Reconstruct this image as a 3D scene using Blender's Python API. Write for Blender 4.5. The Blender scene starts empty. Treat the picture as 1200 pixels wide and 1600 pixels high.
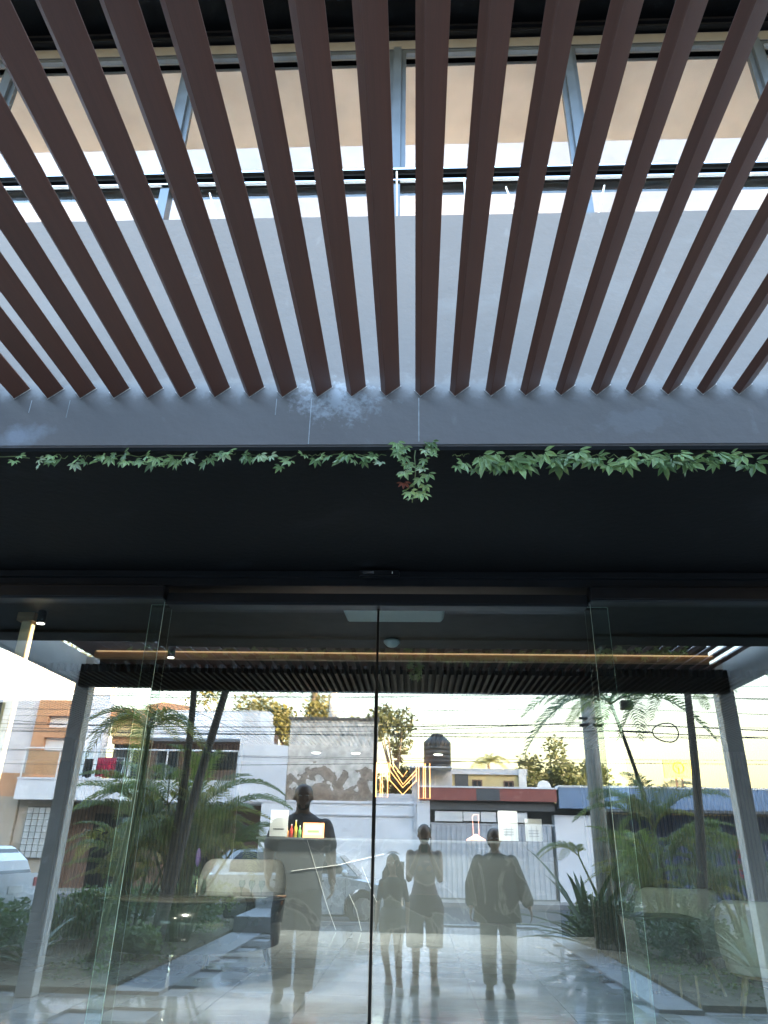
import bpy, bmesh, math, random
from mathutils import Vector, Matrix, noise
random.seed(7)
R_ = math.radians
scene = bpy.context.scene
C = scene.collection

# ------------------------------------------------------------------ camera
cam_d = bpy.data.cameras.new('camera'); cam = bpy.data.objects.new('camera', cam_d); C.objects.link(cam)
cam_d.sensor_fit = 'VERTICAL'; cam_d.sensor_height = 36.0; cam_d.lens = 36.0*1124/1600
cam_d.clip_start = 0.02; cam_d.clip_end = 1500
RM = Matrix(((0.9991016342575241, -0.0003393175361629327, 0.04237699007190404),
             (0.03831468647525383, -0.42005362096507637, -0.9066901015862205),
             (0.018108263976637937, 0.9074992233482834, -0.41966325833698465)))
cam.matrix_world = Matrix.Translation((0, -4.7, 1.5)) @ RM.to_4x4()
scene.camera = cam

# ------------------------------------------------------------------ sky, sun, exposure
SUN_EL, SUN_AZ = R_(8), R_(38)          # low evening sun behind the hotel, a little to the right
world = bpy.data.worlds.new('World'); scene.world = world; world.use_nodes = True
wn = world.node_tree.nodes; wl = world.node_tree.links
bg = wn['Background']; bg.inputs[1].default_value = 0.15
sky = wn.new('ShaderNodeTexSky'); sky.sky_type = 'NISHITA'; sky.sun_disc = False
sky.sun_elevation = SUN_EL; sky.sun_rotation = SUN_AZ
sky.air_density = 1.0; sky.dust_density = 1.0; sky.ozone_density = 1.0
# evening haze: a warm veil low on the horizon all the way round
tc = wn.new('ShaderNodeTexCoord'); sp = wn.new('ShaderNodeSeparateXYZ'); wl.new(tc.outputs['Generated'], sp.inputs[0])
rp = wn.new('ShaderNodeValToRGB'); wl.new(sp.outputs['Z'], rp.inputs[0])
rp.color_ramp.elements[0].position = 0.02; rp.color_ramp.elements[0].color = (0.45, 0.325, 0.195, 1)
rp.color_ramp.elements[1].position = 0.55; rp.color_ramp.elements[1].color = (1.0, 1.0, 1.0, 1)
e = rp.color_ramp.elements.new(0.16); e.color = (0.40, 0.335, 0.275, 1)
mx = wn.new('ShaderNodeMix'); mx.data_type = 'RGBA'; mx.blend_type = 'MULTIPLY'; mx.inputs[0].default_value = 1.0
wl.new(sky.outputs[0], mx.inputs[6]); wl.new(rp.outputs[0], mx.inputs[7]); wl.new(mx.outputs[2], bg.inputs[0])

sd = bpy.data.lights.new('sun', 'SUN'); sun = bpy.data.objects.new('sun', sd); C.objects.link(sun)
sd.energy = 3.0; sd.angle = R_(0.5); sd.color = (1.0, 0.72, 0.42)
sv = Vector((math.sin(SUN_AZ)*math.cos(SUN_EL), math.cos(SUN_AZ)*math.cos(SUN_EL), math.sin(SUN_EL)))
sun.rotation_euler = sv.to_track_quat('Z', 'Y').to_euler(); sun.location = (20, 20, 30)

scene.view_settings.view_transform = 'Standard'; scene.view_settings.look = 'None'
scene.view_settings.gamma = 1.0; scene.view_settings.use_curve_mapping = False
scene.view_settings.exposure = 5.2
cy = scene.cycles
cy.max_bounces = 12; cy.transparent_max_bounces = 24; cy.glossy_bounces = 6; cy.transmission_bounces = 6; cy.diffuse_bounces = 4
cy.caustics_reflective = False; cy.caustics_refractive = False
cy.sample_clamp_indirect = 8.0
cy.use_denoising = True; cy.denoising_input_passes = 'RGB_ALBEDO_NORMAL'; cy.denoising_prefilter = 'ACCURATE'; cy.use_adaptive_sampling = False

# ------------------------------------------------------------------ materials
MATS = {}
def mat(name, col, rough=0.6, metal=0.0, var=0.12, scale=6.0, bump=0.0, bscale=40.0, spec=0.5, coat=0.0, obj_var=0.0, stretch=(1, 1, 1)):
    if name in MATS: return MATS[name]
    m = bpy.data.materials.new(name); m.use_nodes = True; MATS[name] = m
    n = m.node_tree.nodes; l = m.node_tree.links; b = n['Principled BSDF']
    b.inputs['Roughness'].default_value = rough; b.inputs['Metallic'].default_value = metal
    b.inputs['Specular IOR Level'].default_value = spec; b.inputs['Coat Weight'].default_value = coat
    t = n.new('ShaderNodeTexCoord'); mp = n.new('ShaderNodeMapping'); l.new(t.outputs['Object'], mp.inputs[0]); mp.inputs['Scale'].default_value = stretch
    nz = n.new('ShaderNodeTexNoise'); nz.inputs['Scale'].default_value = scale; nz.inputs['Detail'].default_value = 6; l.new(mp.outputs[0], nz.inputs[0])
    r = n.new('ShaderNodeValToRGB'); l.new(nz.outputs[0], r.inputs[0])
    c = Vector(col)
    r.color_ramp.elements[0].position = 0.3; r.color_ramp.elements[0].color = (*[max(0, x*(1-var)) for x in c], 1)
    r.color_ramp.elements[1].position = 0.7; r.color_ramp.elements[1].color = (*[min(1, x*(1+var)) for x in c], 1)
    out = r.outputs[0]
    if obj_var:
        oi = n.new('ShaderNodeObjectInfo'); hs = n.new('ShaderNodeHueSaturation'); mr = n.new('ShaderNodeMapRange')
        mr.inputs[3].default_value = 1-obj_var; mr.inputs[4].default_value = 1+obj_var
        l.new(oi.outputs['Random'], mr.inputs[0]); l.new(mr.outputs[0], hs.inputs['Value']); l.new(out, hs.inputs['Color']); out = hs.outputs[0]
    l.new(out, b.inputs['Base Color'])
    mr2 = n.new('ShaderNodeMapRange'); mr2.inputs[3].default_value = max(0, rough-0.08); mr2.inputs[4].default_value = min(1, rough+0.08)
    l.new(nz.outputs[0], mr2.inputs[0]); l.new(mr2.outputs[0], b.inputs['Roughness'])
    if bump:
        nb = n.new('ShaderNodeTexNoise'); nb.inputs['Scale'].default_value = bscale; nb.inputs['Detail'].default_value = 8; l.new(mp.outputs[0], nb.inputs[0])
        bp = n.new('ShaderNodeBump'); bp.inputs['Strength'].default_value = bump; bp.inputs['Distance'].default_value = 0.01
        l.new(nb.outputs[0], bp.inputs['Height']); l.new(bp.outputs[0], b.inputs['Normal'])
    return m
def leafmat(name, col, var=0.35, trans=0.25, rough=0.45):
    m = mat(name, col, rough=rough, var=var, scale=9, obj_var=0.2)
    n = m.node_tree.nodes; l = m.node_tree.links; b = n['Principled BSDF']; o = n['Material Output']
    tr = n.new('ShaderNodeBsdfTranslucent'); tr.inputs[0].default_value = (col[0]*1.6, col[1]*1.5, col[2]*0.8, 1)
    ms = n.new('ShaderNodeMixShader'); ms.inputs[0].default_value = trans
    l.new(b.outputs[0], ms.inputs[1]); l.new(tr.outputs[0], ms.inputs[2]); l.new(ms.outputs[0], o.inputs[0])
    return m
def emis(name, col, s):
    m = bpy.data.materials.new(name); m.use_nodes = True; MATS[name] = m
    b = m.node_tree.nodes['Principled BSDF']; b.inputs['Base Color'].default_value = (*col, 1)
    b.inputs['Emission Color'].default_value = (*col, 1); b.inputs['Emission Strength'].default_value = s
    return m
def glassmat(name, tint, refl, rough=0.0, milky_veil=0.0):
    """thin pane: part mirror (stronger at a slant), part clear"""
    m = bpy.data.materials.new(name); m.use_nodes = True; MATS[name] = m
    n = m.node_tree.nodes; l = m.node_tree.links; n.remove(n['Principled BSDF']); o = n['Material Output']
    tr = n.new('ShaderNodeBsdfTransparent'); tr.inputs[0].default_value = (*tint, 1)
    gl = n.new('ShaderNodeBsdfGlossy'); gl.inputs['Roughness'].default_value = rough; gl.inputs[0].default_value = (0.97, 0.99, 1.0, 1)
    fr = n.new('ShaderNodeFresnel'); fr.inputs[0].default_value = 1.5
    ge = n.new('ShaderNodeNewGeometry'); mr = n.new('ShaderNodeMapRange'); mr.inputs[3].default_value = 1.5; mr.inputs[4].default_value = 1/1.5
    l.new(ge.outputs['Backfacing'], mr.inputs[0]); l.new(mr.outputs[0], fr.inputs[0])
    mu = n.new('ShaderNodeMath'); mu.operation = 'MULTIPLY'; mu.inputs[1].default_value = 2*refl/0.04*.94; mu.use_clamp = True
    # the mirror share of both faces of the sheet is carried by the face met first
    iv = n.new('ShaderNodeMath'); iv.operation = 'SUBTRACT'; iv.inputs[0].default_value = 1.0; l.new(ge.outputs['Backfacing'], iv.inputs[1])
    m0 = n.new('ShaderNodeMath'); m0.operation = 'MULTIPLY'; l.new(mu.outputs[0], m0.inputs[0]); l.new(iv.outputs[0], m0.inputs[1])
    ms = n.new('ShaderNodeMixShader'); l.new(fr.outputs[0], mu.inputs[0]); l.new(m0.outputs[0], ms.inputs[0])
    l.new(tr.outputs[0], ms.inputs[1]); l.new(gl.outputs[0], ms.inputs[2]); l.new(ms.outputs[0], o.inputs[0])
    if milky_veil:   # painted milky veil imitating lobby light, with wipe marks, heavier towards the pavement
        df = n.new('ShaderNodeBsdfDiffuse'); df.inputs[0].default_value = (0.75, 0.75, 0.70, 1)
        t = n.new('ShaderNodeTexCoord'); mp = n.new('ShaderNodeMapping'); mp.inputs['Scale'].default_value = (1, 1, .35); l.new(t.outputs['Object'], mp.inputs[0])
        nz = n.new('ShaderNodeTexNoise'); nz.inputs['Scale'].default_value = 2.2; nz.inputs['Detail'].default_value = 9; nz.inputs['Distortion'].default_value = 1.5; l.new(mp.outputs[0], nz.inputs[0])
        sx = n.new('ShaderNodeSeparateXYZ'); l.new(t.outputs['Object'], sx.inputs[0])
        hz = n.new('ShaderNodeMapRange'); hz.interpolation_type = 'SMOOTHSTEP'; hz.inputs[1].default_value = 2.6; hz.inputs[2].default_value = 0.9; hz.inputs[3].default_value = .03; hz.inputs[4].default_value = 1.0; l.new(sx.outputs['Z'], hz.inputs[0])
        nr = n.new('ShaderNodeMapRange'); nr.inputs[1].default_value = .3; nr.inputs[2].default_value = .75; nr.inputs[3].default_value = milky_veil*.6; nr.inputs[4].default_value = milky_veil*1.5; l.new(nz.outputs[0], nr.inputs[0])
        m1 = n.new('ShaderNodeMath'); m1.operation = 'MULTIPLY'; l.new(hz.outputs[0], m1.inputs[0]); l.new(nr.outputs[0], m1.inputs[1])
        m3 = n.new('ShaderNodeMath'); m3.operation = 'MULTIPLY'; l.new(m1.outputs[0], m3.inputs[0]); l.new(iv.outputs[0], m3.inputs[1]); m1 = m3
        m2 = n.new('ShaderNodeMixShader'); l.new(m1.outputs[0], m2.inputs[0]); l.new(ms.outputs[0], m2.inputs[1]); l.new(df.outputs[0], m2.inputs[2]); l.new(m2.outputs[0], o.inputs[0])
    return m

# ------------------------------------------------------------------ mesh helpers
class MB:
    def __init__(s): s.v = []; s.f = []; s.mi = []; s.cur = 0
    def add(s, vs, fs):
        o = len(s.v); s.v += [tuple(v) for v in vs]; s.f += [tuple(i+o for i in f) for f in fs]; s.mi += [s.cur]*len(fs); return s
    def box(s, x0, x1, y0, y1, z0, z1, M=None):
        vs = [Vector((x, y, z)) for z in (z0, z1) for x, y in ((x0, y0), (x1, y0), (x1, y1), (x0, y1))]
        if M: vs = [M @ v for v in vs]
        return s.add(vs, [(3, 2, 1, 0), (4, 5, 6, 7), (0, 1, 5, 4), (1, 2, 6, 5), (2, 3, 7, 6), (3, 0, 4, 7)])
    def prism(s, poly, a, b, axis='y'):
        """poly of (u,v); axis y: u=x v=z extruded along y from a to b; axis x: u=y v=z; axis z: u=x v=y"""
        def P(u, v, w): return (u, w, v) if axis == 'y' else ((w, u, v) if axis == 'x' else (u, v, w))
        n = len(poly); vs = [P(u, v, a) for u, v in poly]+[P(u, v, b) for u, v in poly]
        fs = [tuple(range(n)), tuple(range(2*n-1, n-1, -1))]+[(i, i+n, (i+1) % n+n, (i+1) % n) for i in range(n)]
        return s.add(vs, fs)
    def tube(s, pts, r, seg=6, cap=True):
        pts = [Vector(p) for p in pts]; rs = r if isinstance(r, (list, tuple)) else [r]*len(pts)
        rings = []; up = Vector((0, 0, 1)); prev = None
        for i, p in enumerate(pts):
            d = (pts[min(i+1, len(pts)-1)]-pts[max(i-1, 0)]).normalized()
            a = prev if prev is not None else (d.cross(up) if abs(d.z) < 0.95 else d.cross(Vector((1, 0, 0))))
            a = (a-d*a.dot(d)).normalized(); prev = a; b = d.cross(a)
            rings.append([p+(a*math.cos(t)+b*math.sin(t))*rs[i] for t in [2*math.pi*k/seg for k in range(seg)]])
        vs = [v for R in rings for v in R]
        fs = [(i*seg+k, i*seg+(k+1) % seg, (i+1)*seg+(k+1) % seg, (i+1)*seg+k) for i in range(len(pts)-1) for k in range(seg)]
        if cap: fs += [tuple(range(seg-1, -1, -1)), tuple(range((len(pts)-1)*seg, len(pts)*seg))]
        return s.add(vs, fs)
    def loft(s, rings, seg=16):
        """rings of (cx,cy,cz,rx,ry)"""
        vs = []
        for (cx, cy_, cz, rx, ry) in rings:
            vs += [(cx+rx*math.cos(2*math.pi*k/seg), cy_+ry*math.sin(2*math.pi*k/seg), cz) for k in range(seg)]
        n = len(rings)
        fs = [(i*seg+k, i*seg+(k+1) % seg, (i+1)*seg+(k+1) % seg, (i+1)*seg+k) for i in range(n-1) for k in range(seg)]
        fs += [tuple(range(seg-1, -1, -1)), tuple(range((n-1)*seg, n*seg))]
        return s.add(vs, fs)
    def ball(s, c, r, seg=12, rings=8, M=None):
        rx, ry, rz = r if isinstance(r, (tuple, list)) else (r, r, r); c = Vector(c)
        vs = [Vector((0, 0, -rz))]
        for i in range(1, rings):
            a = -math.pi/2+math.pi*i/rings
            vs += [Vector((rx*math.cos(a)*math.cos(2*math.pi*k/seg), ry*math.cos(a)*math.sin(2*math.pi*k/seg), rz*math.sin(a))) for k in range(seg)]
        vs.append(Vector((0, 0, rz)))
        if M: vs = [M @ v for v in vs]
        vs = [v+c for v in vs]; T = len(vs)-1
        fs = [(0, 1+(k+1) % seg, 1+k) for k in range(seg)]+[(T, 1+(rings-2)*seg+k, 1+(rings-2)*seg+(k+1) % seg) for k in range(seg)]
        fs += [(1+i*seg+k, 1+i*seg+(k+1) % seg, 1+(i+1)*seg+(k+1) % seg, 1+(i+1)*seg+k) for i in range(rings-2) for k in range(seg)]
        return s.add(vs, fs)
    def mesh(s, name, mats, smooth=False):
        me = bpy.data.meshes.new(name); me.from_pydata([tuple(v) for v in s.v], [], s.f); me.update()
        for m in (mats if isinstance(mats, (list, tuple)) else [mats]): me.materials.append(m)
        if any(s.mi): me.polygons.foreach_set('material_index', s.mi)
        if smooth: me.polygons.foreach_set('use_smooth', [True]*len(me.polygons))
        return me
    def build(s, name, mats, parent=None, smooth=False, bevel=0.0, loc=None):
        me = s.mesh(name, mats, smooth)
        if bevel:
            bm = bmesh.new(); bm.from_mesh(me); bmesh.ops.remove_doubles(bm, verts=bm.verts, dist=1e-6)
            bmesh.ops.bevel(bm, geom=[e for e in bm.edges if e.is_manifold and e.calc_face_angle(0) > 0.6], offset=bevel, segments=2, affect='EDGES', clamp_overlap=True)
            bm.to_mesh(me); bm.free()
        return link(name, me, parent, loc)
def link(name, me, parent=None, loc=None):
    o = bpy.data.objects.new(name, me); C.objects.link(o)
    if loc: o.location = loc
    if parent: o.parent = parent
    return o
def tag(o, label=None, cat=None, group=None, kind=None):
    if label: o['label'] = label
    if cat: o['category'] = cat
    if group: o['group'] = group
    if kind: o['kind'] = kind
    return o
def thing(name, label, cat, loc=(0, 0, 0), rz=0.0, group=None):
    o = bpy.data.objects.new(name, None); C.objects.link(o); o.location = loc; o.rotation_euler = (0, 0, rz); o.empty_display_size = 0.1
    return tag(o, label, cat, group)
def box(name, b, m, parent=None, bevel=0.0): return MB().box(*b).build(name, m, parent, bevel=bevel)
def sbox(name, b, m, parent=None):
    o = box(name, b, m, parent); o['kind'] = 'structure'; return o
def copy_tree(o, parent=None):
    c = o.copy(); C.objects.link(c); c.parent = parent
    for ch in list(o.children): copy_tree(ch, c)
    return c

# ================================================================== MATERIAL LIST
def wall_paint(name, base, patches, amount=0.5, streak=True, rough=0.75):
    """painted plaster with lighter worn patches, fine mottling and thin run marks"""
    m = bpy.data.materials.new(name); m.use_nodes = True; MATS[name] = m
    n = m.node_tree.nodes; l = m.node_tree.links; b = n['Principled BSDF']; b.inputs['Roughness'].default_value = rough
    t = n.new('ShaderNodeTexCoord')
    def nz(scale, sc=(1, 1, 1), detail=8, dist=0.0):
        mp = n.new('ShaderNodeMapping'); mp.inputs['Scale'].default_value = sc; l.new(t.outputs['Object'], mp.inputs[0])
        z = n.new('ShaderNodeTexNoise'); z.inputs['Scale'].default_value = scale; z.inputs['Detail'].default_value = detail; z.inputs['Distortion'].default_value = dist
        l.new(mp.outputs[0], z.inputs[0]); return z
    def ramp(z, a, c, w=0.0, v=1.0):
        r = n.new('ShaderNodeMapRange'); r.inputs[1].default_value = a; r.inputs[2].default_value = c; r.inputs[3].default_value = w; r.inputs[4].default_value = v; l.new(z.outputs[0], r.inputs[0]); return r
    def mixc(f, a, c):
        x = n.new('ShaderNodeMix'); x.data_type = 'RGBA'; l.new(f.outputs[0], x.inputs[0])
        if isinstance(a, tuple): x.inputs[6].default_value = (*a, 1)
        else: l.new(a.outputs[2], x.inputs[6])
        x.inputs[7].default_value = (*c, 1); return x
    b0 = mixc(ramp(nz(1.3, dist=0.6), 0.35, 0.7), base, tuple(x*1.18 for x in base))
    b1 = mixc(ramp(nz(2.1, (1, 1, 1.6), 10, 0.4), 0.62, 0.72, 0, amount), b0, patches)
    b2 = mixc(ramp(nz(14, (1, 1, 0.6), 10), 0.66, 0.78, 0, amount*0.7), b1, tuple(min(1, x*1.5) for x in patches))
    last = b2
    if streak: last = mixc(ramp(nz(30, (1, 1, 0.02), 4), 0.71, 0.76, 0, 0.22), b2, patches)
    l.new(last.outputs[2], b.inputs['Base Color'])
    bp = n.new('ShaderNodeBump'); bp.inputs['Strength'].default_value = 0.25; bp.inputs['Distance'].default_value = 0.01
    l.new(nz(25).outputs[0], bp.inputs['Height']); l.new(bp.outputs[0], b.inputs['Normal'])
    return m
M_wall = wall_paint('dark grey painted plaster', (0.085, 0.080, 0.086), (0.20, 0.20, 0.21), 0.6)
def weathered_parapet():
    m = wall_paint('weathered parapet paint', (0.110, 0.098, 0.099), (0.15, 0.146, 0.155), 0.4)
    n = m.node_tree.nodes; l = m.node_tree.links; b = n['Principled BSDF']; src = b.inputs['Base Color'].links[0].from_socket
    t = n.new('ShaderNodeTexCoord')
    def patch(c, r, lo, hi, amt, sc, col):
        nonlocal src
        mp = n.new('ShaderNodeMapping'); mp.vector_type = 'TEXTURE'; mp.inputs['Location'].default_value = c; mp.inputs['Scale'].default_value = r; l.new(t.outputs['Object'], mp.inputs[0])
        le = n.new('ShaderNodeVectorMath'); le.operation = 'LENGTH'; l.new(mp.outputs[0], le.inputs[0])
        nz = n.new('ShaderNodeTexNoise'); nz.inputs['Scale'].default_value = sc; nz.inputs['Detail'].default_value = 10; nz.inputs['Roughness'].default_value = .65; l.new(t.outputs['Object'], nz.inputs[0])
        su = n.new('ShaderNodeMath'); su.operation = 'MULTIPLY_ADD'; su.inputs[1].default_value = -0.30; l.new(le.outputs['Value'], su.inputs[0]); l.new(nz.outputs[0], su.inputs[2])
        mr = n.new('ShaderNodeMapRange'); mr.inputs[1].default_value = lo; mr.inputs[2].default_value = hi; mr.inputs[4].default_value = amt; l.new(su.outputs[0], mr.inputs[0])
        x = n.new('ShaderNodeMix'); x.data_type = 'RGBA'; l.new(mr.outputs[0], x.inputs[0]); l.new(src, x.inputs[6]); x.inputs[7].default_value = (*col, 1); src = x.outputs[2]
    patch((0, -1.82, 3.50), (30, 1, .09), .28, .42, .28, 18, (.20, .20, .21))       # salts along the louvre ends
    patch((-.36, -1.82, 3.42), (.22, 1, .13), .22, .42, .9, 30, (.25, .255, .28))  # big salt bloom
    patch((1.06, -1.82, 3.31), (.22, 1, .10), .21, .28, .35, 4, (.17, .165, .18)) # touched up paint
    patch((-1.88, -1.82, 3.23), (.12, 1, .06), .12, .4, .8, 6, (.22, .23, .27))
    patch((.9, -1.82, 4.1), (.9, 1, .25), .34, .48, .2, 3, (.15, .148, .16)); patch((-1.7, -1.82, 4.0), (.5, 1, .3), .36, .5, .2, 4, (.15, .148, .16))
    l.new(src, b.inputs['Base Color']); return m
M_par = weathered_parapet()
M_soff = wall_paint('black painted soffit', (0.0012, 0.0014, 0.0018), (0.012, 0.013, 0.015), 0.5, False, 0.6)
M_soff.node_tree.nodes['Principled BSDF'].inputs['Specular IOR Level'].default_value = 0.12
M_black = mat('black powder coated metal', (0.005, 0.0055, 0.007), 0.4, var=0.2, spec=0.25)
M_slat = mat('brown coated aluminium', (0.100, 0.037, 0.0225), 0.42, var=0.12, scale=3, bump=0.05, stretch=(30, 1, 30), obj_var=0.08)
M_alu = mat('brushed grey aluminium', (0.10, 0.115, 0.135), 0.35, metal=0.6, var=0.1)
M_frame_l = mat('pale window section', (0.12, 0.115, 0.11), 0.5, var=0.1)
M_taupe = mat('taupe painted steel', (0.74, 0.69, 0.62), 0.45, var=0.06)
M_glass = glassmat('entrance glass', (0.90, 0.95, 0.925), 0.128, milky_veil=0.028)
M_gedge = mat('green glass edge', (0.62, 0.82, 0.74), 0.15, var=0.05)
M_glass2 = glassmat('window glass', (0.93, 0.96, 0.97), 0.034)
M_glass3 = glassmat('plain glass', (0.9, 0.95, 0.94), 0.05)
M_dark = mat('dark interior paint', (0.005, 0.0042, 0.004), 0.6)
M_rib = mat('dark walnut ribs', (0.060, 0.040, 0.026), 0.5, var=0.3, obj_var=0.2)
M_wood = mat('warm oak strip', (0.42, 0.24, 0.12), 0.45, var=0.25, scale=4, stretch=(1, 6, 6))
M_peach = mat('peach plaster ceiling', (0.60, 0.475, 0.39), 0.8, var=0.13, scale=2.2, bump=0.1)
M_white = mat('white paint', (0.78, 0.78, 0.76), 0.6, var=0.06, scale=2)
M_porc = mat('polished porcelain tile', (0.31, 0.32, 0.325), 0.10, var=0.25, scale=1.6, obj_var=0.12)
M_pave = mat('honed grey paving', (0.34, 0.34, 0.335), 0.14, var=0.3, scale=2.5, bump=0.03, obj_var=0.18, stretch=(0.5, 3, 1), coat=0.6)
M_kerb = mat('grey concrete kerb', (0.22, 0.222, 0.23), 0.5, bump=0.2)
M_soil = mat('dry soil and leaf litter', (0.10, 0.085, 0.05), 0.95, var=0.5, scale=14, bump=0.7)
M_asph = mat('asphalt', (0.055, 0.056, 0.06), 0.8, var=0.25, scale=9, bump=0.3, bscale=120)
M_side = mat('pale concrete pavement', (0.30, 0.28, 0.26), 0.8, var=0.2, scale=2, bump=0.2)
M_earth = mat('ground beyond', (0.12, 0.11, 0.08), 0.95, var=0.3)
M_chrome = mat('chrome', (0.75, 0.75, 0.76), 0.12, metal=1.0, var=0.03)
M_fabric = mat('oatmeal fabric', (0.62, 0.61, 0.60), 0.85, var=0.08, scale=30, bump=0.3, bscale=260)
M_wleg = mat('ash wood leg', (0.34, 0.26, 0.17), 0.5, var=0.2, stretch=(8, 8, 1))
M_rubber = mat('black rubber', (0.006, 0.006, 0.006), 0.8, spec=0.1)

# ================================================================== GROUND AND STREET
g = sbox('ground', (-260, 260, -300, 200, -0.9, -0.16), M_earth)
sbox('plaza_base', (-14, 14, -12.3, 0.3, -0.155, -0.03), M_kerb)
rd = sbox('road', (-120, 120, -18.8, -12.55, -0.155, -0.10), M_asph)
k = MB().box(-120, 120, -12.55, -12.31, -0.155, 0.02).box(-120, 120, -19.0, -18.81, -0.155, 0.02)
k.build('kerb', M_kerb)['kind'] = 'structure'
sbox('far_pavement', (-120, 120, -20.45, -19.005, -0.155, 0.0), M_side)
sbox('near_pavement', (-120, -14.01, -12.3, 3, -0.155, -0.005), M_side); sbox('near_pavement', (14.01, 120, -12.3, 3, -0.155, -0.005), M_side)
# paved walkway, one slab at a time
walk = tag(bpy.data.objects.new('walkway', None), kind='structure'); C.objects.link(walk)
sl = MB().box(-0.596, 0.596, -0.296, 0.296, -0.028, 0.0).mesh('paving_slab', M_pave)
for j in range(20):
    for i in range(-3, 3):
        x = i*1.2+0.6+(0.0 if j % 2 else 0.3); 
        x0 = x
        if -2.75 < x0 < 2.5 or True:
            if x0-0.6 < -3.35 or x0+0.6 > 2.95: continue
            o = link('paving_slab', sl, walk, (x0-0.05, -0.35-j*0.6, random.uniform(-0.0015, 0.0))); o.rotation_euler = (random.uniform(-.0012, .0012), random.uniform(-.0012, .0012), 0)
sbox('side_paving', (2.98, 4.4, -4.4, -0.02, -0.028, -0.001), M_pave); sbox('side_paving', (-4.8, -3.36, -4.4, -0.02, -0.028, -0.001), M_pave)
# planting beds
sbox('planting_bed', (-4.95, -3.32, -12.2, -4.45, -0.03, 0.05), M_soil); sbox('planting_bed', (2.98, 8.5, -12.2, -4.45, -0.03, 0.05), M_soil)
sbox('planting_bed', (-6.5, -4.96, -12.2, -2.0, -0.03, 0.06), M_soil)
sbox('bed_kerb', (-3.315, -2.76, -12.2, -4.4, -0.03, 0.010), M_kerb); sbox('bed_kerb', (2.52, 2.975, -12.2, -4.4, -0.03, 0.012), M_kerb)
tag(box('planter_box', (-3.3, -2.55, -12.1, -10.2, 0.0105, 0.26), M_kerb, bevel=0.01), 'low grey concrete planter block at the far end of the left kerb', 'planter')

# ================================================================== HOTEL BUILDING
bld = thing('hotel_building', 'dark grey hotel front with parapet wall, black soffit and upper windows', 'building')
YB = -1.82
MB().prism([(-1.82, 3.17), (-1.60, 3.17), (-1.60, 4.45), (-1.66, 4.62), (-1.82, 4.62)], -7, 7, 'x').build('parapet_wall', M_par, bld, bevel=0.008)
MB().box(-7, 7, -1.52, -0.02, 3.175, 3.30).build('soffit', M_soff, bld)
MB().box(-7, 7, -1.812, -1.521, 3.150, 3.1695).build('soffit_lip', M_soff, bld)
MB().box(-7, 7, -1.60, -1.521, 3.1700, 3.30).build('lip_upstand', M_soff, bld)
MB().box(-7, 7, -1.60, -0.9, 3.30, 3.36).build('planter_trough', M_soff, bld)
# side walls and upper storeys
for x0, x1 in ((-13.69, -4.6), (4.25, 13.69)):
    MB().box(x0, x1, -0.02, 0.25, 0, 3.17).build('wall', M_wall, bld)
MB().box(-14, 14, 0.0, 0.25, 3.31, 5.2).build('wall', M_wall, bld)
MB().box(-14, -7.01, -1.8, 0.0, 3.17, 5.2).build('wall', M_wall, bld); MB().box(7.01, 14, -1.8, 0.0, 3.17, 5.2).build('wall', M_wall, bld)
WY = -0.6          # plane of the upper windows
MB().box(-14, 14, -1.78, 7, 8.16, 8.5).build('roof_overhang', M_soff, bld)
MB().box(-14, 14, -1.2, 14, 8.5, 10.2).build('upper_block', M_wall, bld)
MB().box(-14, 14, 13.3, 13.6, -0.5, 8.16).build('rear_wall', M_wall, bld)
MB().box(-14, -13.7, 0.25, 13.3, -0.5, 8.16).build('side_wall', M_wall, bld); MB().box(13.7, 14, 0.25, 13.3, -0.5, 8.16).build('side_wall', M_wall, bld)
MB().box(-13.7, 13.7, -0.55, 13.3, 5.2, 5.30).build('upper_floor', M_white, bld)
MB().box(-13.7, 13.7, WY+0.1, 4.2, 7.86, 7.9).build('room_ceiling', M_peach, bld)
MB().box(-13.7, 13.7, 4.2, 4.3, 5.3, 8.16).build('room_wall', M_white, bld)
# ground floor ceiling slab and floors
MB().box(-13.7, 13.7, 0.25, 13.3, 3.19, 3.30).build('lobby_ceiling', M_dark, bld)
# head and sill of the ribbon window
hd = MB(); hd.box(-14, 14, WY-0.08, WY+0.05, 8.02, 8.155); hd.box(-14, 14, WY-0.12, WY-0.085, 8.07, 8.10); hd.box(-14, 14, WY-0.12, WY-0.085, 8.00, 8.02)
hd.build('window_head', M_black, bld)
MB().box(-14, 14, WY-0.05, WY+0.04, 7.88, 8.0).build('window_head_trim', M_frame_l, bld)
sl_ = MB(); sl_.box(-14, 14, WY-0.10, WY+0.05, 6.26, 6.31); sl_.box(-14, 14, WY-0.05, WY+0.05, 6.20, 6.259)
sl_.build('window_transom', M_black, bld)
MB().box(-14, 14, WY-0.13, WY-0.101, 6.285, 6.30).box(-14, 14, WY-0.09, WY-0.051, 6.215, 6.225).build('transom_bead', M_chrome, bld)
mull = [-10.1, -8.45, -6.8, -5.2, -3.6, -1.98, -0.15, 1.32, 2.93, 4.5, 6.1, 7.7]
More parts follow.
